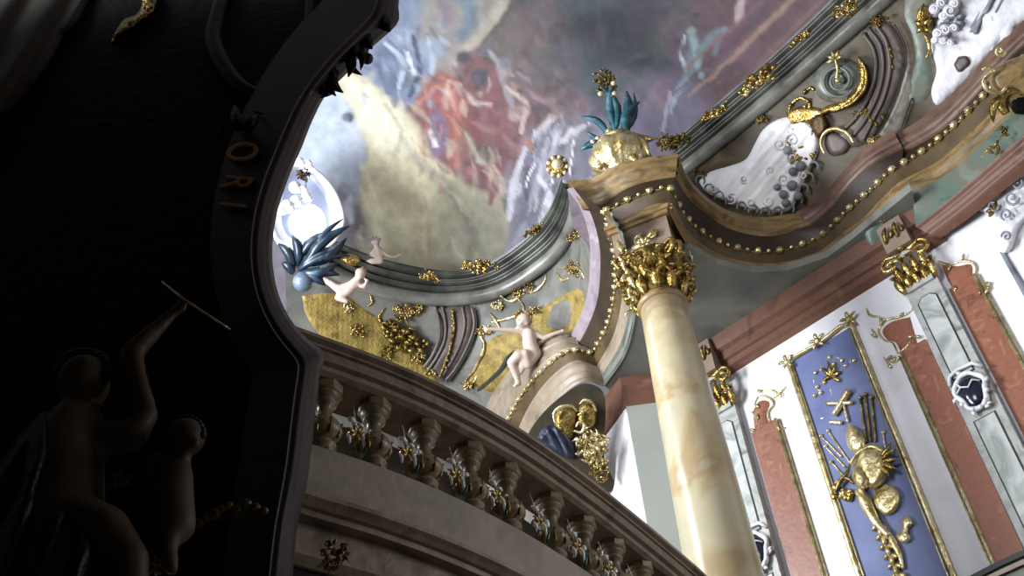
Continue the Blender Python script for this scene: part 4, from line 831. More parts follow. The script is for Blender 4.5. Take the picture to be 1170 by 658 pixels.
P_('outer_band', SR, [[(985,34),(1004,22),(1022,32),(1034,55),(1034,78),(1024,108),(1010,138),(1000,155),(980,168),(960,165),(958,150),(974,138),(990,115),(998,88),(996,60)]], 'console_mauve', .05, 4, parent=t, edge=2)
for pl in [[(986,38),(998,56),(1001,80),(994,108),(978,134),(964,148)],[(992,32),(1006,52),(1009,80),(1002,110),(988,138),(974,156)],[(1000,28),(1013,48),(1017,78),(1010,110),(996,140),(986,160)]]: b = MB(); ptube(b, SR, pl, 2.2, .06, 8); b.build('rib', 'console_mauve', t)
P_('side_field', SR, [[(1036,60),(1046,100),(1040,120),(1030,148),(1012,156),(1002,158),(1014,138),(1028,106)]], 'field_grey', .03, 4, parent=t, edge=2)
b = MB(); ptube(b, SR, [(1042,112),(1036,128),(1030,146)], .8, .05, 6); b.build('edge_line', 'dark_line', t)
b = MB(); ptube(b, SR, [(1022,28),(1033,50),(1035,75),(1026,105),(1012,138),(1004,152)], .9, .1, 6); b.build('edge_line', 'dark_line', t)
b = MB(); [pblade(b, SR, (1015+dx, 60+dy), (1015+dx+4, 68+dy), 2, .3, .15) for dx, dy in [(0,-8),(2,0),(3,12),(-8,70),(-16,78),(-22,74)]]; b.build('gilt_fleck', 'old_gold', t)
P_('gilt_pendant', SR, [[(1046,12),(1056,4),(1064,14),(1064,30),(1056,38),(1046,32)]], 'gold', .1, 3, 'gilt looped pendant at the top of the green strip, upper right', 'ornament')
b = MB(); ptube(b, SR, [(1054,36),(1060,46),(1062,58),(1058,66)], [1, 2, 1], .08, 7); [pblade(b, SR, (1055,30), (1055+a, 30+c), 3, .3, .1) for a, c in [(-10,-6),(8,-10),(-8,8),(9,8),(0,-26)]]; tag(b.build('leaf_tendril', 'gold'), 'gilt tendril trailing below the looped pendant, upper right', 'ornament')
P_('marble_strip', SR, [[(1034,-5),(1062,-5),(1066,30),(1062,60),(1066,90),(1060,112),(1038,118),(1036,100),(1046,70),(1042,40),(1034,20)]], 'jade_marble', .03, 5, 'jade green marble strip between mauve console and white field, upper right', 'panel')
P_('stucco_field', SR, [[(1068,-10),(1170,-30),(1200,0),(1160,30),(1120,70),(1098,96),(1072,120),(1064,105),(1070,80),(1064,50),(1072,20)]], 'stucco', .05, 5, 'pale grey stucco field in the upper right corner behind the white figures', 'panel')
P_('mauve_leaf', SR, [[(1088,74),(1094,64),(1104,62),(1110,70),(1104,80),(1094,84)]], 'console_mauve', .1, 3, 'faint mauve shell curl low on the pale stucco field', 'ornament')
t = thing('flower_bunch', SR.at(1085, 30), 'white stucco bunch of roses on the pale field, upper right', 'ornament'); rr = random.Random(9); b = MB()
for (x, y, r) in [(1068,10,6),(1076,4,6),(1086,12,8),(1090,4,6),(1078,18,5),(1072,38,6),(1080,34,6),(1078,46,5),(1090,32,5),(1068,46,4),(1086,48,4)]:
    b = MB(); pball(b, SR, (x, y), r, .12); scroll(b, SR, (x, y), r*.8, 1.3, rr.uniform(0, 6), 1.1, 1, .24); b.build('blossom', 'stucco', t)
b = MB()
for i in range(12): a = rr.uniform(0, 6.28); x, y = rr.choice([(1080,12),(1078,40),(1086,22)]); pblade(b, SR, (x+6*math.cos(a), y+6*math.sin(a)), (x+17*math.cos(a), y+15*math.sin(a)), 3.2, .3, .08)
b.build('leaf', 'shade_grey', t)
# gilt mask bracket and scroll at the right edge of the cornice
SE = plane_surf(Z(1140, 90, 13.2) + (EYE - Z(1140, 90, 13.2))*.03, EYE - Z(1140, 90, 13.2))
t = thing('cartouche_bracket', SE.at(1145, 100), 'gilt scroll bracket with fringe hanging on the cornice at the right edge', 'ornament')
b = MB(); plate(b, SE, [(1128,84),(1140,76),(1160,66),(1200,60),(1210,120),(1180,128),(1152,124),(1140,112),(1132,100)], .22, 4, edge=12); b.build('shell_body', 'tan_marble', t)
b = MB(); ptube(b, SE, [(1168,108),(1158,104),(1148,108),(1144,118),(1150,130)], [2, 5, 6, 4], .2, 10); b.build('rolled_edge', 'old_gold', t)
b = MB(); [pblade(b, SE, (1148-i*3, 106+i*1.5), (1130-i*1+2*i, 130+i*2), 3, .15, .22) for i in range(-1, 6)]; b.build('fringe', 'old_gold', t)
b = MB(); ptube(b, SE, [(1122,80),(1128,77),(1136,80),(1130,84),(1124,92),(1128,102),(1142,106),(1150,100)], [1.5, 2.6, 2], .26, 8); scroll(b, SE, (1143,58), 7, 1.2, 0, 1.9, 1, .26); b.build('scroll', 'pale_gold', t)
t = thing('oval_hollow', SE.at(1165, 115), 'dark hollow shell mouth under the gilt scroll bracket, right edge', 'ornament')
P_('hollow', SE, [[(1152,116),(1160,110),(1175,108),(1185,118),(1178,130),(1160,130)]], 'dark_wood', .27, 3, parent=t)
# block gilt details on the jade frieze
fr_px('gilt_sprig', bvh_surf([o for o in bpy.data.objects if o.name.startswith('frieze') or o.name.startswith('lower_moulding')]), [[(1122,180),(1128,172),(1136,168),(1140,160),(1146,154)],[(1136,168),(1142,172)]], 'gilt sprig on the jade frieze near the right edge', 'old_gold', 1.3, 7, 12)
SF = plane_surf(Z(1005, 250, 12.5), EYE - Z(1005, 250, 12.5))
P_('frieze_block', SF, [[(985,262),(1000,246),(1028,232),(1032,252),(1046,272),(1022,290),(1000,300),(994,282)]], 'jade_marble', .05, 5, 'short projecting frieze block over the gilt capital of the cartouche pilaster', 'block', sm=False)
rocaille('frieze_rosette', SF, (1006,250), 9, 71, 'pale gilt rosette on the frieze block over the cartouche pilaster', asp=.7)

# ================================================================== RIGHT EDGE STUCCO FIGURES
t = thing('stucco_trophy', SW.at(1140, 250), 'white stucco trophy with cherub head dropping down the wall at the right edge', 'ornament')
P_('drapery', SW, [[(1106,236),(1118,232),(1132,222),(1140,210),(1150,198),(1175,180),(1185,230),(1165,260),(1156,285),(1143,288),(1138,262),(1128,246)]], 'stucco', .14, 3, parent=t, hf=shellhf, edge=7)
b = MB(); pball(b, SW, (1145,203), 8, .24); b.build('cherub_head', 'skin', t)
b = MB(); [scroll(b, SW, c, r, 1.3, a, 1.5, 1, .26) for c, r, a in [((1156,226),9,0),((1150,245),7,2),((1162,210),8,4),((1135,235),6,1),((1150,270),6,3)]]; b.build('curl', 'shade_grey', t)
b = MB(); [pblade(b, SW, (1135,240), (1135+a, 240+c), 2.5, .3, .24) for a, c in [(-6,-6),(-9,2),(-5,8),(4,-10)]]; b.build('gilt_leaf', 'old_gold', t)
P_('wall_moulding', SW, [[(1142,288),(1148,286),(1160,306),(1185,345),(1185,360),(1176,350)]], 'shade_grey', .06, 4, 'thin pale moulding running down from the white stucco trophy', 'moulding', sm=False)
SG = plane_surf(Z(1130, 40, 14.0), EYE - Z(1130, 40, 14.0))
st = thing('reclining_statue', SG.at(1140, 60), 'white stucco reclining figure with grey drapery on the cornice, upper right corner', 'statue')
o = blob('body', chain(SG, [(1134,26,6,4),(1142,34,6,8),(1156,44,6,10),(1172,50,6,9),(1195,46,6,8)]) + chain(SG, [(1142,30,8,4),(1128,44,8,3.5),(1140,52,10,3)]) + chain(SG, [(1165,48,9,7),(1150,38,14,5.5),(1158,20,12,4)]) + chain(SG, [(1170,20,6,6),(1165,5,6,5),(1168,-12,6,5)]) + [bl(SG, 1133, 22, 7, 6.2, .9, 1.1), bl(SG, 1133, 22, 13, 1.4), bl(SG, 1131, 27, 11.5, 1.6, 1.5, .6)], .045, 'stucco', st)
P_('drapery', SG, [[(1100,46),(1108,30),(1118,12),(1128,-6),(1150,-12),(1156,4),(1146,14),(1140,20),(1128,18),(1122,30),(1120,42),(1108,40)]], 'shade_grey', .12, 3, parent=st, hf=lambda x, y, d: .05*math.sin((x+y*.5)*.55), edge=6)
P_('drapery', SG, [[(1118,48),(1128,44),(1138,50),(1142,58),(1134,62),(1122,58)]], 'black_stone', .1, 3, parent=st)
P_('cloud_seat', SG, [[(1128,56),(1140,50),(1160,52),(1200,48),(1200,74),(1160,68),(1138,66)]], 'stucco', .2, 3, parent=st, edge=8)

# ================================================================== PUTTI
S5 = plane_surf(Z(600, 395, 13.75) + (EYE - Z(600, 395, 13.75))*.012, EYE - Z(600, 395, 13.75))
def face(S, x, y, d, r, parent, m='skin'):
    pass
pu = thing('putto', S5.at(600, 400), 'naked putto seated on the left entablature with one arm stretched to the left', 'statue')
prim = [bl(S5, 598, 366, 10, 9.5, .95, 1.05), bl(S5, 594, 370, 17, 3.4, 1.1, .8), bl(S5, 596, 367.5, 19.5, 1.3), bl(S5, 602, 369, 16.5, 2.6), bl(S5, 597, 374, 17, 1.6, 1.6, .6), bl(S5, 607, 367, 9, 2.2, .6, 1.1)]
prim += chain(S5, [(601,373,9,4),(604,380,9,7),(605,392,9,8.5),(609,402,9,9)]) + chain(S5, [(598,379,9,4),(582,377,12,3.3),(566,376,15,2.7),(557,376,16,2.4)])
prim += [c for d in (-2.2, -.9, .5, 1.8) for c in chain(S5, [(557,376+d,16,1.0),(551.5-abs(d)*-.4,375+d*1.9,16,.75)])] + chain(S5, [(558,377,17,1),(555,381,18,.8)])
prim += chain(S5, [(611,381,8,4),(622,386,9,3.2),(634,381,10,2.6),(640,379,10,2.4)]) + [c for d in (-1.8, -.3, 1.2) for c in chain(S5, [(640,379+d,10,1),(645,378+d*1.6,11,.75)])]
prim += chain(S5, [(606,404,11,7),(592,406,20,6),(584,414,20,5),(590,430,17,3.8),(593,438,15,3.2),(588,441,20,2.2)]) + chain(S5, [(612,404,10,7),(603,416,17,5.5),(600,404,20,5),(595,424,15,4)])
blob('body', prim, .020, 'skin', pu, 5)
b = MB(); rr = random.Random(5)
for i in range(34):
    a = rr.uniform(math.pi*.95, math.pi*2.25); q = rr.uniform(4, 9.5); pball(b, S5, (598+q*math.cos(a), 363.5+q*math.sin(a)*.95), rr.uniform(1.9, 2.8), .14+.05*rr.random())
b.build('curly_hair', 'tan_marble', pu)
b = MB(); pball(b, S5, (593.5,365.5), 1.0, .245); pball(b, S5, (600,365), 1.0, .245); b.build('eye', 'dark_line', pu)
P_('drapery', S5, [[(603,392),(620,384),(640,380),(656,382),(650,387),(636,389),(622,394),(608,402)]], 'beige_marble', .12, 3, parent=pu, hf=lambda x, y, d: .02*math.sin(x*.8+y*.6))
P_('drapery', S5, [[(588,399),(577,409),(570,421),(558,433),(545,445),(548,447),(562,436),(573,426),(581,415)]], 'dark_line', .008, 3, parent=pu, edge=2)  # dark slit beside the leg, painted in as a flat dark sheet, no cloth
S6 = plane_surf(Z(430, 295, 15.4), EYE - Z(430, 295, 15.4))
pu2 = thing('putto', S6.at(430, 300), 'small pale putto reclining on top of the left ring, legs to the left', 'statue')
pr = [bl(S6, 429, 276, 4, 5.2), bl(S6, 427, 277, 8.5, 1.2)] + chain(S6, [(430,281,4,3),(432,288,4,4.6),(434,297,4,5)]) + chain(S6, [(432,297,5,4),(420,294,7,3.3),(411,291,6,2.8),(407,284,5,2.2)]) + chain(S6, [(435,298,5,4),(425,299,8,3.2),(414,296,6,2.5)]) + chain(S6, [(434,285,4,2.4),(443,292,5,2),(451,294,5,1.8),(458,291,5,1.7)]) + chain(S6, [(430,284,5,2.2),(424,289,7,1.8),(430,293,8,1.6)])
blob('body', pr, .022, 'skin', pu2, 4); b = MB(); [pball(b, S6, (429+rr.uniform(-5, 5), 272+rr.uniform(-2, 3)), 1.8, .1) for _ in range(14)]; b.build('curly_hair', 'shade_grey', pu2)
S7 = plane_surf(Z(400, 318, 14.95) + (EYE-Z(400, 318, 14.95))*.02, EYE - Z(400, 318, 14.95))
pu3 = thing('putto', S7.at(400, 320), 'white putto sprawled under the oval window with one leg kicked left', 'statue')
pr = [bl(S7, 412, 312, 10, 6.4), bl(S7, 410, 313.5, 15.8, 1.4), bl(S7, 411, 318, 14, 1.6, 1.5, .6)] + chain(S7, [(409,318,9,4),(403,326,8,6.5),(396,332,8,7)]) + chain(S7, [(397,328,9,5.5),(386,330,11,4.6),(378,324,10,3.8),(368,318,9,3),(361,316,9,2.6)]) + chain(S7, [(394,334,9,5),(386,340,12,4),(396,344,12,3)]) + chain(S7, [(405,323,9,3),(416,328,11,2.5),(420,320,12,2.2)])
blob('body', pr, .024, 'skin', pu3, 4); b = MB(); [pball(b, S7, (412+rr.uniform(-6, 6), 307.5+rr.uniform(-2, 4)), 2.2, .14) for _ in range(16)]; b.build('curly_hair', 'tan_marble', pu3)
b = MB(); plate(b, S7, [(388,296),(396,290),(408,292),(412,300),(404,304),(394,302)], .12, 3); tag(b.build('shell_ornament', 'gold'), 'small gilt shell ornament just above the sprawled putto under the window', 'ornament')
# dark palm leaves and pale globe under the window
S8 = plane_surf(Z(360, 300, 14.9) + (EYE-Z(360, 300, 14.9))*.06, EYE - Z(360, 300, 14.9))
pl = thing('palm_spray', S8.at(365, 300), 'dark slate blue palm spray rising in front of the bright oval window', 'foliage')
for k, (a, c, w) in enumerate([((346,308),(399,258),6),((344,302),(396,272),6.5),((342,306),(392,286),7),((344,312),(386,300),7),((340,296),(382,264),6),((338,290),(368,268),6),((348,314),(388,314),6),((340,304),(334,268),6),((344,312),(372,326),6),((336,306),(318,278),6),((340,308),(400,292),5),((336,312),(322,300),6),((352,300),(392,250),3.5)]):
    b = MB(); pblade(b, S8, a, c, w, .18, .1, bend=.12 if k % 2 else -.1); b.build('leaf', 'slate_leaf', pl)
b = MB(); pball(b, S8, (346,322), 11.5, .1); tag(b.build('globe', 'blue_ball'), 'pale blue globe below the slate palm spray at the dark canopy edge', 'globe')
rocaille('gilt_sprig', S8, (337,298), 12, 81, 'gilt sprig wedged between globe and dark canopy edge', asp=1.6)
# brown crest on the window frame
S9 = SWN
rocaille('window_crest', S9, (350,200), 12, 83, 'brown leafy crest on the upper rim of the oval window', material='dark_gilt', h=.3, dens=1.3)
t = thing('stucco_clouds', S9.at(338, 240), 'white stucco cloud puffs crossing the oval window below its crest', 'ornament')
for p, r in [((342,184),5),((352,186),4),((337,214),7),((346,216),5),((328,236),8),((338,230),7),((320,240),6),((350,225),6)]: b = MB(); pball(b, S9, p, r, .28); pball(b, S9, (p[0]+r*.6, p[1]+r*.4), r*.6, .3); b.build('cloud_puff', 'stucco', t)
# ================================================================== VASE ON THE CORNICE
V0 = Z(712, 196, 13.78); vd = V0*[1, 1, 0]/np.linalg.norm(V0[:2]); V0 = V0 + vd*.12; V0[2] = 13.76
va = thing('vase', V0, 'squat gilt vase with teal palm leaves standing on the column entablature', 'vase')
gd = MB(); n = 48; rows = []
for r, z in [(.16, 0), (.2, .03), (.2, .06), (.12, .1), (.13, .14), (.28, .2), (.40, .32), (.44, .45), (.42, .56), (.34, .64), (.27, .68), (.31, .72), (.33, .75), (.29, .76)]:
    rows.append([V0 + np.array([r*(1+(.05*math.cos(12*a) if .15 < z < .66 else 0))*math.cos(a), r*(1+(.05*math.cos(12*a) if .15 < z < .66 else 0))*math.sin(a), z]) for a in [2*math.pi*k/n for k in range(n)]])
gd.grid(rows, True); gd.build('bowl', 'pale_gold', va)
SVa = plane_surf(V0 + [0, 0, .8], EYE*[1, 1, 0] - V0*[1, 1, 0])
b = MB(); [pblade(b, SVa, (716,152), q, 5, .1, .3, bend=bd_) for q, bd_ in [((750,158),.1),((742,178),-.1),((735,190),.1)]]; [pball(b, SVa, p, 4, .3) for p in [(690,160),(688,176),(686,190),(696,150)]]; b.build('leaf_swag', 'pale_gold', va)
for k, (a, c, w, bd) in enumerate([((700,155),(686,98),5,.12),((705,155),(700,92),4.5,-.05),((712,155),(716,104),6.5,.05),((718,156),(731,116),6,-.15),((696,158),(664,133),4,.12),((693,160),(670,150),3.5,-.1),((708,156),(724,106),4,.1),((692,166),(662,172),4.5,.15)]):
    b = MB(); pblade(b, SVa, a, c, w, .12, .1, bend=bd); b.build('palm_leaf', 'teal_leaf', va)
t = rocaille('vase_flower_tuft', SVa, (694,93), 19, 90, 'gilt flower tuft rising at the top of the teal palm leaves of the vase', dens=1.5, asp=1.1, material='old_gold')
b = MB(); [pball(b, SVa, p, 3, .25) for p in [(686,107),(702,107),(701,95),(683,158),(677,162)]]; tag(b.build('pearl_drops', 'pearl'), 'white pearl drops among the leaves of the gilt vase', 'ornament')

# ================================================================== GILT ORGAN-LIKE ORNAMENT BEHIND THE BALUSTRADE
S10 = plane_surf(Z(655, 490, 11.6), EYE - Z(655, 490, 11.6))
t = thing('gilt_overdoor', S10.at(660, 520), 'gilt heart-shaped rocaille crest standing under the left arch end, behind the handrail', 'ornament')
P_('backing', S10, [[(598,505),(612,482),(628,464),(648,448),(668,438),(688,446),(692,470),(690,520),(700,560),(640,560),(604,530)]], 'arch_shade', .0, 5, parent=t, edge=0)  # dark sheet put in for the shade of the arch opening
P_('heart_plate', S10, [[(634,474),(640,466),(652,464),(660,470),(658,484),(656,498),(648,504),(640,500),(634,488)]], 'old_gold', .1, 3, parent=t, edge=5)
P_('heart_plate', S10, [[(660,468),(668,458),(678,462),(682,474),(678,488),(668,492),(660,484)]], 'old_gold', .14, 3, parent=t, edge=5)
b = MB()
for p in [[(634,484),(633,472),(641,465),(653,464),(660,470)],[(662,462),(668,457),(677,461),(681,470)],[(658,488),(662,482),(668,486),(664,494),(656,492)],[(660,474),(665,472),(666,468)]]: ptube(b, S10, p, [1, 2.4, 1.2], .2, 8)
b.build('scroll', 'pale_gold', t)
rocaille('rocaille_cluster', S10, (670,512), 25, 95, 'bright gilt foliage just above the handrail beside the white pier', dens=3.2, asp=1.2, ang=.3, h=.2, material='pale_gold')
rocaille('rocaille_cluster', S10, (684,536), 15, 96, 'lower bright gilt foliage touching the handrail beside the white pier', dens=1.8, asp=1.2, ang=.3, h=.2)
t = P_('draped_banner', S10, [[(614,500),(622,488),(636,486),(646,492),(656,506),(656,524),(640,520),(626,512)]], 'banner_blue', .12, 3, 'dark blue draped cloth at the foot of the gilt crest above the handrail', 'cloth', hf=lambda x, y, d: .05*math.sin(x*.6-y*.3))

# ledge at the lower right corner
lg = thing('wall_ledge', SW.at(1150, 650), 'dark edged green stone ledge cutting the lower right corner', 'ledge')
P_('ledge_face', SW, [(1096,668),(1140,646),(1200,620),(1230,700),(1096,720)] and [[(1096,668),(1140,646),(1200,620),(1230,700),(1096,720)]], 'jade_marble', .45, 6, parent=lg, edge=0, sm=False)
P_('ledge_lip', SW, [[(1092,666),(1138,642),(1200,614),(1202,620),(1140,648),(1096,671)]], 'dark_line', .5, 4, parent=lg, edge=0, sm=False)
P_('ledge_trim', SW, [[(1098,672),(1140,652),(1202,624),(1204,629),(1142,657),(1100,677)]], 'beige_marble', .5, 4, parent=lg, edge=0, sm=False)

for c, s, sd, lb, m_ in [((935,150),13,201,'gilt leaf knot between the mauve volute and the gilt cartouche plate','gold'),((918,190),16,202,'pale gilt leafwork on the lower right rim of the white stucco shell','pale_gold'),((985,128),11,203,'gilt sprig at the foot of the broad mauve console','old_gold'),((1000,28),13,204,'dark gilt tuft above the head of the broad mauve console','old_gold'),((868,136),9,205,'dark gilt tuft under the ring moulding above the white stucco shell','old_gold'),((800,198),8,206,'gilt tuft at the pointed left end of the white stucco shell','old_gold'),((1060,20),12,207,'gilt leaf knot around the looped pendant at the upper right','gold'),((998,160),9,208,'gilt sprig lying on the cornice below the mauve console','gold')]:
    rocaille('attic_leafwork', SR, c, s, sd, lb, material=m_, dens=1.3)
for c, s, sd, lb, m_ in [((475,352),12,211,'gilt curl right under the left ring moulding beside the console','gold'),((445,400),13,212,'gilt leafwork low on the ribbed panel touching the handrail','old_gold'),((480,410),12,213,'gilt leafwork between ribbed panel and console, close to the handrail','gold'),((570,350),9,214,'gilt tendril knot under the ring moulding above the long scroll','pale_gold'),((400,352),8,215,'gilt sprig on the ribbed panel just below the sprawled putto','pale_gold')]:
    rocaille('attic_leafwork', SL, c, s, sd, lb, material=m_, dens=1.3)
t = thing('shell_rim', SR.at(850, 240), 'grey scalloped rim running round the lower edge of the white stucco shell', 'ornament')  # grey of the scallops is edge shading of the shell, put into colour
for i, (x, y) in enumerate(cr([(800,208),(815,222),(835,233),(858,241),(882,244),(904,239),(918,218),(930,192)], 13)): b = MB(); ptube(b, SR, [(x-5, y+1), (x-4, y-5), (x+1, y-7), (x+5, y-3), (x+4, y+2)], [.8, 1.5, .8], .09, 6); b.build('scallop', 'shade_grey', t)

for c, s, sd, lb, m_ in [((760,163),14,221,'gilt leaf tuft behind the right shoulder of the vase','gold'),((690,178),9,222,'bright gilt leaf tuft at the left foot of the vase','pale_gold'),((1000,300),9,223,'gilt leaf lump left of the cartouche pilaster capital','gold'),((1150,150),8,224,'gilt sprig under the scroll bracket at the right edge','old_gold')]:
    rocaille('foliage_tuft', SVa if sd < 223 else (SW if sd == 223 else SE), c, s, sd, lb, material=m_, dens=1.4)
# ================================================================== DARK CANOPY (near, left)
def Yp(x, y, Y0): d = ray(x, y); return EYE + d*(Y0/d[1])
sil = [(470,-60),(456,0),(455,25),(432,48),(410,66),(398,82),(382,98),(370,112),(356,140),(345,168),(331,200),(318,238),(312,272),(312,305),(319,338),(333,366),(352,388),(371,404),(366,425),(362,460),(357,500),(352,545),(345,578),(340,600),(336,640),(330,700)]
def inset(k): 
    out = []
    P = cr(sil, 120); t = np.gradient(P, axis=0); t /= np.linalg.norm(t, axis=1)[:, None]; nrm = np.column_stack([-t[:, 1], t[:, 0]]); nrm[nrm[:, 0] > .15] *= 1
    s = np.cumsum(np.ones(len(P))); o = P + nrm*k; 
    for _ in range(int(abs(k))): o[1:-1] = (o[:-2] + o[2:] + o[1:-1]*2)/4
    return o
chk = inset(10); sg = 1 if chk[60][0] < cr(sil, 120)[60][0] else -1
can = bpy.data.objects.new('altar_canopy', None); COL.objects.link(can); can.location = [float(c) for c in Yp(300, 500, 3.05)]
tag(can, 'huge near-black carved canopy filling the left of the view with letters on its curved rim', 'canopy')
b = MB(); rows = []
for k, Y0 in [(0, 3.75), (0, 3.45), (3, 3.40), (5, 3.32), (9, 3.30), (11, 3.24), (16, 3.22), (20, 3.15), (24, 3.16), (27, 3.10)]:
    rows.append([Yp(p[0], p[1], Y0) for p in inset(sg*k)])
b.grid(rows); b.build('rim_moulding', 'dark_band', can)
b = MB(); rows = [[Yp(p[0], p[1], Y0) for p in inset(sg*k)] for k, Y0 in [(27, 3.10), (30, 3.13), (78, 3.13), (80, 3.2)]]; b.grid(rows); b.build('letter_band', 'dark_band', can)
# solid back body
P80 = inset(sg*78); body = [Yp(p[0], p[1], 3.22) for p in P80] ; left = [np.array([-6.5, 3.22, p[2]]) for p in body]
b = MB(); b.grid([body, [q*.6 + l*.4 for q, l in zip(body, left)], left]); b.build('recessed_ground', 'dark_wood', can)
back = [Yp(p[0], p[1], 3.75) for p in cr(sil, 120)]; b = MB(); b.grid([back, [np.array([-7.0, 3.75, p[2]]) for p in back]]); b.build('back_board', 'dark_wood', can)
SCn = plane_surf(np.array([0, 3.13, 0]), np.array([0, -1.0, 0])); SCg = plane_surf(np.array([0, 3.2, 0]), np.array([0, -1.0, 0]))
def letter(ch, x, y, size):
    cu = bpy.data.curves.new('inscription_letter', 'FONT'); cu.body = ch; cu.size = 1; cu.extrude = .03; cu.align_x = 'CENTER'; cu.align_y = 'CENTER'; o = bpy.data.objects.new('inscription_letter', cu)
    P = SCn.at(x, y, .012); q = SCn.at(x + 10, y + 1.0, .012); d = q - P; d[1] = 0; up = d/np.linalg.norm(d)   # letter tops point to the right of the picture
    rt = np.array([up[2], 0, -up[0]]); fw = np.array([0, -1.0, 0]); s = size*SCn.mpp(x, y); 
    dg = bpy.context.evaluated_depsgraph_get(); COL.objects.link(o); dg.update(); me = bpy.data.meshes.new_from_object(o.evaluated_get(dg)); bpy.data.objects.remove(o)
    for v in me.vertices: c = np.array(v.co); v.co = P + rt*c[0]*s + up*c[1]*s*1.15 + fw*c[2]*s - np.array(can.location)
    me.materials.clear(); me.materials.append(M['letter_gilt']); n = bpy.data.objects.new('inscription_letter', me); COL.objects.link(n); n.parent = can; n['label'] = 'dull gilt raised letter ' + ch
letter('O', 275, 173, 44); letter('R', 269, 208, 42); letter('I', 264, 234, 40)
b = MB(); [ptube(b, SCn, p, [1, 2, 1], .02, 6) for p in [[(262,142),(268,128),(276,136)],[(270,150),(280,146),(286,150)],[(290,128),(300,130)]]]; pblade(b, SCn, (262,150), (246,152), 5, .3); pblade(b, SCn, (272,150), (268,120), 6, .3); pblade(b, SCn, (280,150), (296,130), 6, .3); b.build('carved_leaf', 'dark_carving', can)
# second frame edge at the top and lower curve
b = MB(); ptube(b, SCg, [(262,-30),(248,20),(244,48),(258,80),(278,102),(305,112),(345,108),(352,96)], [7, 8, 9, 8, 7, 6], .05, 10); ptube(b, SCg, [(356,-30),(352,30),(346,70),(344,105)], [4, 5, 5, 4], .08, 8); b.build('upper_frame', 'dark_band', can)
b = MB(); [pball(b, SCn, (x, y), r, .06) for x, y, r in [(246,588,7),(228,598,6),(236,592,5),(262,578,5),(272,582,5),(282,576,6),(292,580,6),(302,584,5),(254,582,5)]]; b.build('carved_rose', 'dark_gilt', can)
# hanging leafwork at the top right tip
t = thing('canopy_foliage', Yp(380, 80, 3.2), 'black carved leaf cluster hanging from the top of the dark canopy rim, tips against the painting', 'foliage')
STf = plane_surf(np.array([0, 3.3, 0]), np.array([0, -1.0, 0])); rr = random.Random(2)
b = MB()
for a, c, w in [((405,60),(414,86),5),((384,80),(392,106),7),((398,55),(412,80),5),((374,90),(366,112),5),((380,92),(384,110),4),((360,80),(372,106),8),((370,60),(384,92),10),((392,40),(402,72),9),((412,30),(425,56),8),((350,60),(372,92),10),((430,10),(446,36),8),((390,60),(398,88),6)]: pblade(b, STf, a, c, w, .25, .06, bend=rr.uniform(-.2, .2))
b.build('leaf', 'dark_carving', t)
b = MB(); [pball(b, STf, (rr.uniform(352, 420), rr.uniform(10, 70)), rr.uniform(4, 9), .06) for _ in range(26)]; [pball(b, STf, p, 5, .05) for p in [(368,104),(376,98),(362,96)]]; b.build('berry', 'dark_carving', t)
b = MB(); [pblade(b, STf, p, q, 3, .3, .12) for p, q in [((402,32),(412,38)),((414,38),(422,34)),((408,30),(404,24)),((366,12),(376,8)),((360,24),(366,14)),((340,98),(352,88))]]; b.build('gilt_fleck', 'dark_gilt', t)
# drapery and gilt fringe, upper left corner
t = P_('carved_drapery', SCg, [[(-40,-40),(60,-40),(108,-30),(92,20),(74,40),(60,66),(36,100),(16,122),(-10,140),(-40,150)]], 'bronze_flesh', .14, 5, 'brown carved drapery fold crossing the upper left corner', 'drapery', edge=14, hf=lambda x, y, d: .05*math.sin((x*.8+y*.5)*.16))
P_('gilt_leaf_fringe', SCg, [[(127,48),(132,36),(142,22),(156,16),(162,4),(162,-20),(182,-20),(180,2),(174,16),(160,26),(148,36),(138,40)]], 'gold', .12, 3, 'dull gilt leaf fringe hanging from the top edge, left of centre of the dark canopy', 'ornament', edge=5, hf=lambda x, y, d: .03*math.sin(x*.9)*math.sin(y*.8))
# statue with raised arm and staff
SS = plane_surf(np.array([0, 2.85, 0]), np.array([0, -1.0, 0]))
st = thing('statue', SS.at(80, 690), 'shadowed carved figure with a raised arm holding a thin staff', 'statue')
pr = [bl(SS, 96, 438, 4, 29, .95, 1.12), bl(SS, 118, 444, 22, 5, .8, 1.3), bl(SS, 112, 460, 22, 6, 1.3, .5), bl(SS, 108, 432, 24, 4), bl(SS, 80, 440, 22, 5, .5, 1.2)]
pr += chain(SS, [(88,462,0,16),(84,490,0,32),(70,540,0,42),(66,600,0,44),(70,680,0,50)]) + chain(SS, [(110,500,4,20),(150,500,8,17),(168,474,10,13),(156,430,12,12),(150,404,12,14),(176,378,12,11),(200,356,12,7)])
pr += chain(SS, [(200,356,12,7),(208,349,12,8)]) + [c for i in range(4) for c in chain(SS, [(207+i*.5,344+i*3.2,17,2.6),(213,341+i*3.6,19,2.3),(214,344+i*3.4,13,2.1)])] + chain(SS, [(204,352,16,2.6),(202,342,18,2.3),(207,338,16,2)])
pr += chain(SS, [(80,600,10,38),(120,606,40,26),(148,640,36,20),(150,700,30,17)])
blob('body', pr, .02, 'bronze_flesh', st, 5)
b = MB(); [pball(b, SS, (96+27*math.cos(a), 424+20*math.sin(a)), 7, .06) for a in [math.pi+.25*i for i in range(14)]]; b.build('curly_hair', 'dark_carving', st)
P_('drapery', SS, [[(20,500),(52,470),(60,520),(50,570),(84,580),(120,640),(110,700),(0,700),(-10,560)]], 'dark_carving', .2, 6, parent=st, hf=lambda x, y, d: .04*math.sin(x*.15+y*.05), edge=14)
b = MB(); ptube(b, SS, [(185,322),(211,343),(262,376)], [1.4, 1.6, 1.2], .06, 8, smooth=False); tag(b.build('staff', 'pale_gold'), 'thin gilt staff held by the shadowed figure raised hand', 'staff')
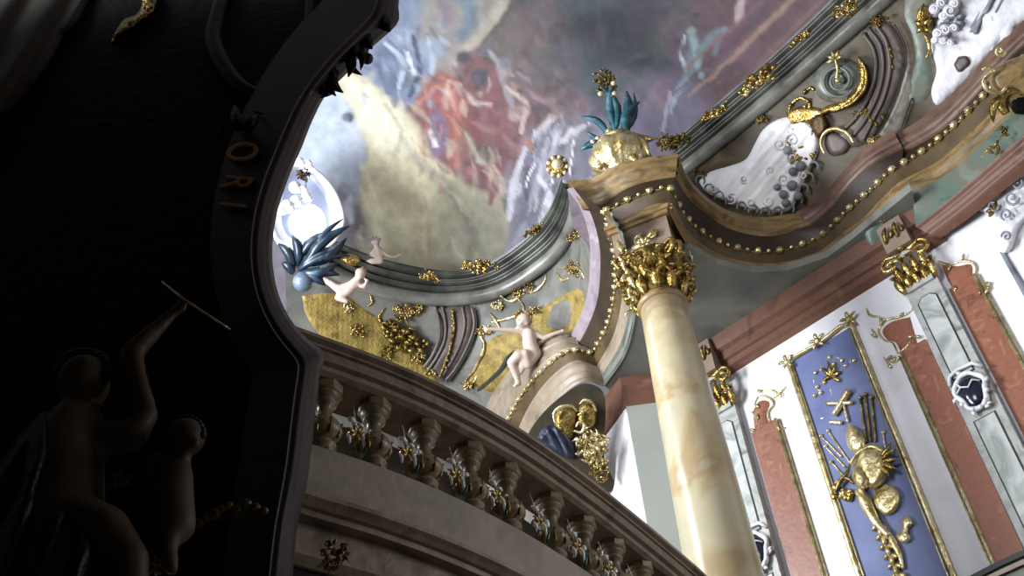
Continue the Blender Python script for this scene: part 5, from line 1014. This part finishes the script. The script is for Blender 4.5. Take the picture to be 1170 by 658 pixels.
# second smaller figure
s2 = thing('statue', SS.at(190, 660), 'smaller shadowed cherub below the staff-bearing figure hand', 'statue')
pr = [bl(SS, 212, 500, 4, 22, 1, 1.05), bl(SS, 214, 503, 26, 3.5), bl(SS, 212, 512, 24, 4, 1.5, .6), bl(SS, 225, 506, 20, 6), bl(SS, 200, 507, 20, 6)] + chain(SS, [(208,520,2,10),(200,545,2,20),(196,575,4,24),(200,600,4,22)]) + chain(SS, [(190,535,6,9),(176,520,10,7),(166,540,12,6),(168,556,12,5)]) + [c for i in range(3) for c in chain(SS, [(166+i*3,556,14,2.2),(164+i*3.6,564,15,1.8)])] + chain(SS, [(195,600,8,18),(190,630,14,12),(196,650,12,9)])
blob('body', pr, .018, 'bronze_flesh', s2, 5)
b = MB(); rr = random.Random(8); [pball(b, SS, (212+19*math.cos(a_), 497+19*math.sin(a_)), 5, .03) for a_ in [math.pi+.26*i_ for i_ in range(13)]]; b.build('curly_hair', 'dark_carving', s2)
for c, s, sd, lb in [((76,505),26,101,'dull gilt carving left of the shadowed figure torso'),((138,548),16,102,'dull gilt bow between the two shadowed figures'),((60,640),34,103,'dull gilt carving in the lower left corner'),((170,645),18,104,'dull gilt tuft below the shadowed cherub'),((378,636),26,105,'gilt scroll cresting under the gallery beside the dark canopy foot')]:
    rocaille('dark_carving_cluster', SS if sd < 105 else plane_surf(np.array([0, 3.3, 0]), np.array([0, -1., 0])), c, s, sd, lb, material='dark_gilt' if sd < 105 else 'old_gold', dens=1.3)
# dark underside below the gallery band
b = MB(); q = [tuple(GP[i][:2] + GN[i][:2]*(-.12)) for i in range(0, 120, 4)]; b.grid([[(x, y, 4.6) for x, y in q], [(x, y, 3.4) for x, y in q]]); b.build('wall_gallery', 'dark_band', kind='structure')
sl = [(x - 3.6*.0, y) for x, y in q]; b = MB(); b.grid([[(x, y, 4.95) for x, y in q], [(x + .0, y + 1.0, 4.95) for x, y in q]]); b.build('floor_gallery', 'grey_fascia', kind='structure')

# ================================================================== SHELL BEHIND THE VIEWER
b = MB(); b.box((-10, -8, 8.2), (22, 0, 0), (0, 10.4, 0), (0, 0, .3)); b.build('shade_slab', 'back_plaster', smooth=False, kind='structure')  # unseen slab added above the viewer to keep light off the canopy
b = MB(); b.box((-10, -8, 0), (.3, 0, 0), (0, 12, 0), (0, 0, 8.2)); b.build('wall_left', 'back_plaster', smooth=False, kind='structure')
b = MB(); b.box((-10, -8, -.2), (22, 0, 0), (0, 26, 0), (0, 0, .2)); b.build('floor', 'floor_stone', smooth=False, kind='structure')
b = MB(); b.box((-10, -8.3, 0), (22, 0, 0), (0, .3, 0), (0, 0, 11)); b.build('wall_back', 'back_plaster', smooth=False, kind='structure')

lw = [bk + (bk-EYE)*[.12, .12, 0]] + [Z(x, y, 13.6) + (Z(x, y, 13.6)-EYE)*[.03, .03, 0] for x, y in [(600,470),(545,510),(480,490),(420,470),(370,450),(330,440)]] + [np.array([-6, 13.2, 0]), np.array([-10, 12.5, 0])]
b = MB(); b.grid([[(p[0], p[1], 13.9) for p in lw], [(p[0], p[1], 9) for p in lw], [(p[0], p[1], 4) for p in lw]]); b.build('wall_nave', 'attic_left', smooth=False, kind='structure')
# ================================================================== LIGHT

def area(name, loc, to, size, energy, col):
    l = bpy.data.lights.new(name, 'AREA'); l.shape = 'RECTANGLE'; l.size, l.size_y = size; l.energy = energy; l.color = col
    o = bpy.data.objects.new(name, l); COL.objects.link(o); o.location = loc; d = Vector(to) - Vector(loc); o.rotation_euler = d.to_track_quat('-Z', 'Y').to_euler(); return o
area('window_and_fill_light', (-8.5, 7.5, 9.5), (4, 10.5, 11), (3, 5), LW, (.93, .96, 1.0))
area('window_and_fill_light', (-6.5, -1.5, 11), (3, 11, 12.5), (4, 4), LB, (.95, .97, 1.0))
area('window_and_fill_light', (-6, 8, 13.4), (4, 9.6, 14), (1.6, 2.2), LV, (.93, .96, 1.0))  # added fill lamp, brightens the white shell, column and cornices
area('window_and_fill_light', (8.5, 3.9, 7.5), (-1, 6.5, 5.4), (2.5, 3.5), LR, (1.0, .95, .88))  # added fill lamp for the balustrade front, no window known there
area('window_and_fill_light', tuple(Pw + nw*.6), tuple(Pw + nw*5 + np.array([3, 0, -1])), (1.0, 1.4), LO, (.9, .95, 1.0))
w = bpy.data.worlds.new('world'); SC.world = w; w.use_nodes = True; bg = w.node_tree.nodes['Background']; bg.inputs[0].default_value = (.85, .88, 1.0, 1); bg.inputs[1].default_value = LA
from collections import defaultdict
byn = defaultdict(list)
for o in bpy.data.objects:
    if o.parent is None and 'label' in o and 'group' not in o: byn[o.name.split('.')[0]].append(o)
GR = dict(ring_foliage='gilt foliage along the green ring', marble_strip='orange marble strips of the right wall', putto='putti', rocaille_cluster='gilt rocaille clusters', attic_leafwork='gilt leafwork knots of the attic', leaf_spray_ornament='gilt leaf sprays of the left attic', pilaster='pilasters of the right wall', scroll_finial='scroll finials over the orange strips', gilt_crest='gilt crests of the white shell', dark_carving_cluster='dull gilt carvings of the dark canopy', statue='shadowed figures of the dark canopy', console='mauve consoles')
for k, v in byn.items():
    if len(v) > 1:
        for o in v: o['group'] = GR.get(k, k.replace('_', ' ') + 's')
SC.view_settings.view_transform = 'Standard'; SC.view_settings.look = 'None'; SC.view_settings.gamma = 1; SC.view_settings.exposure = 0; SC.view_settings.use_curve_mapping = False
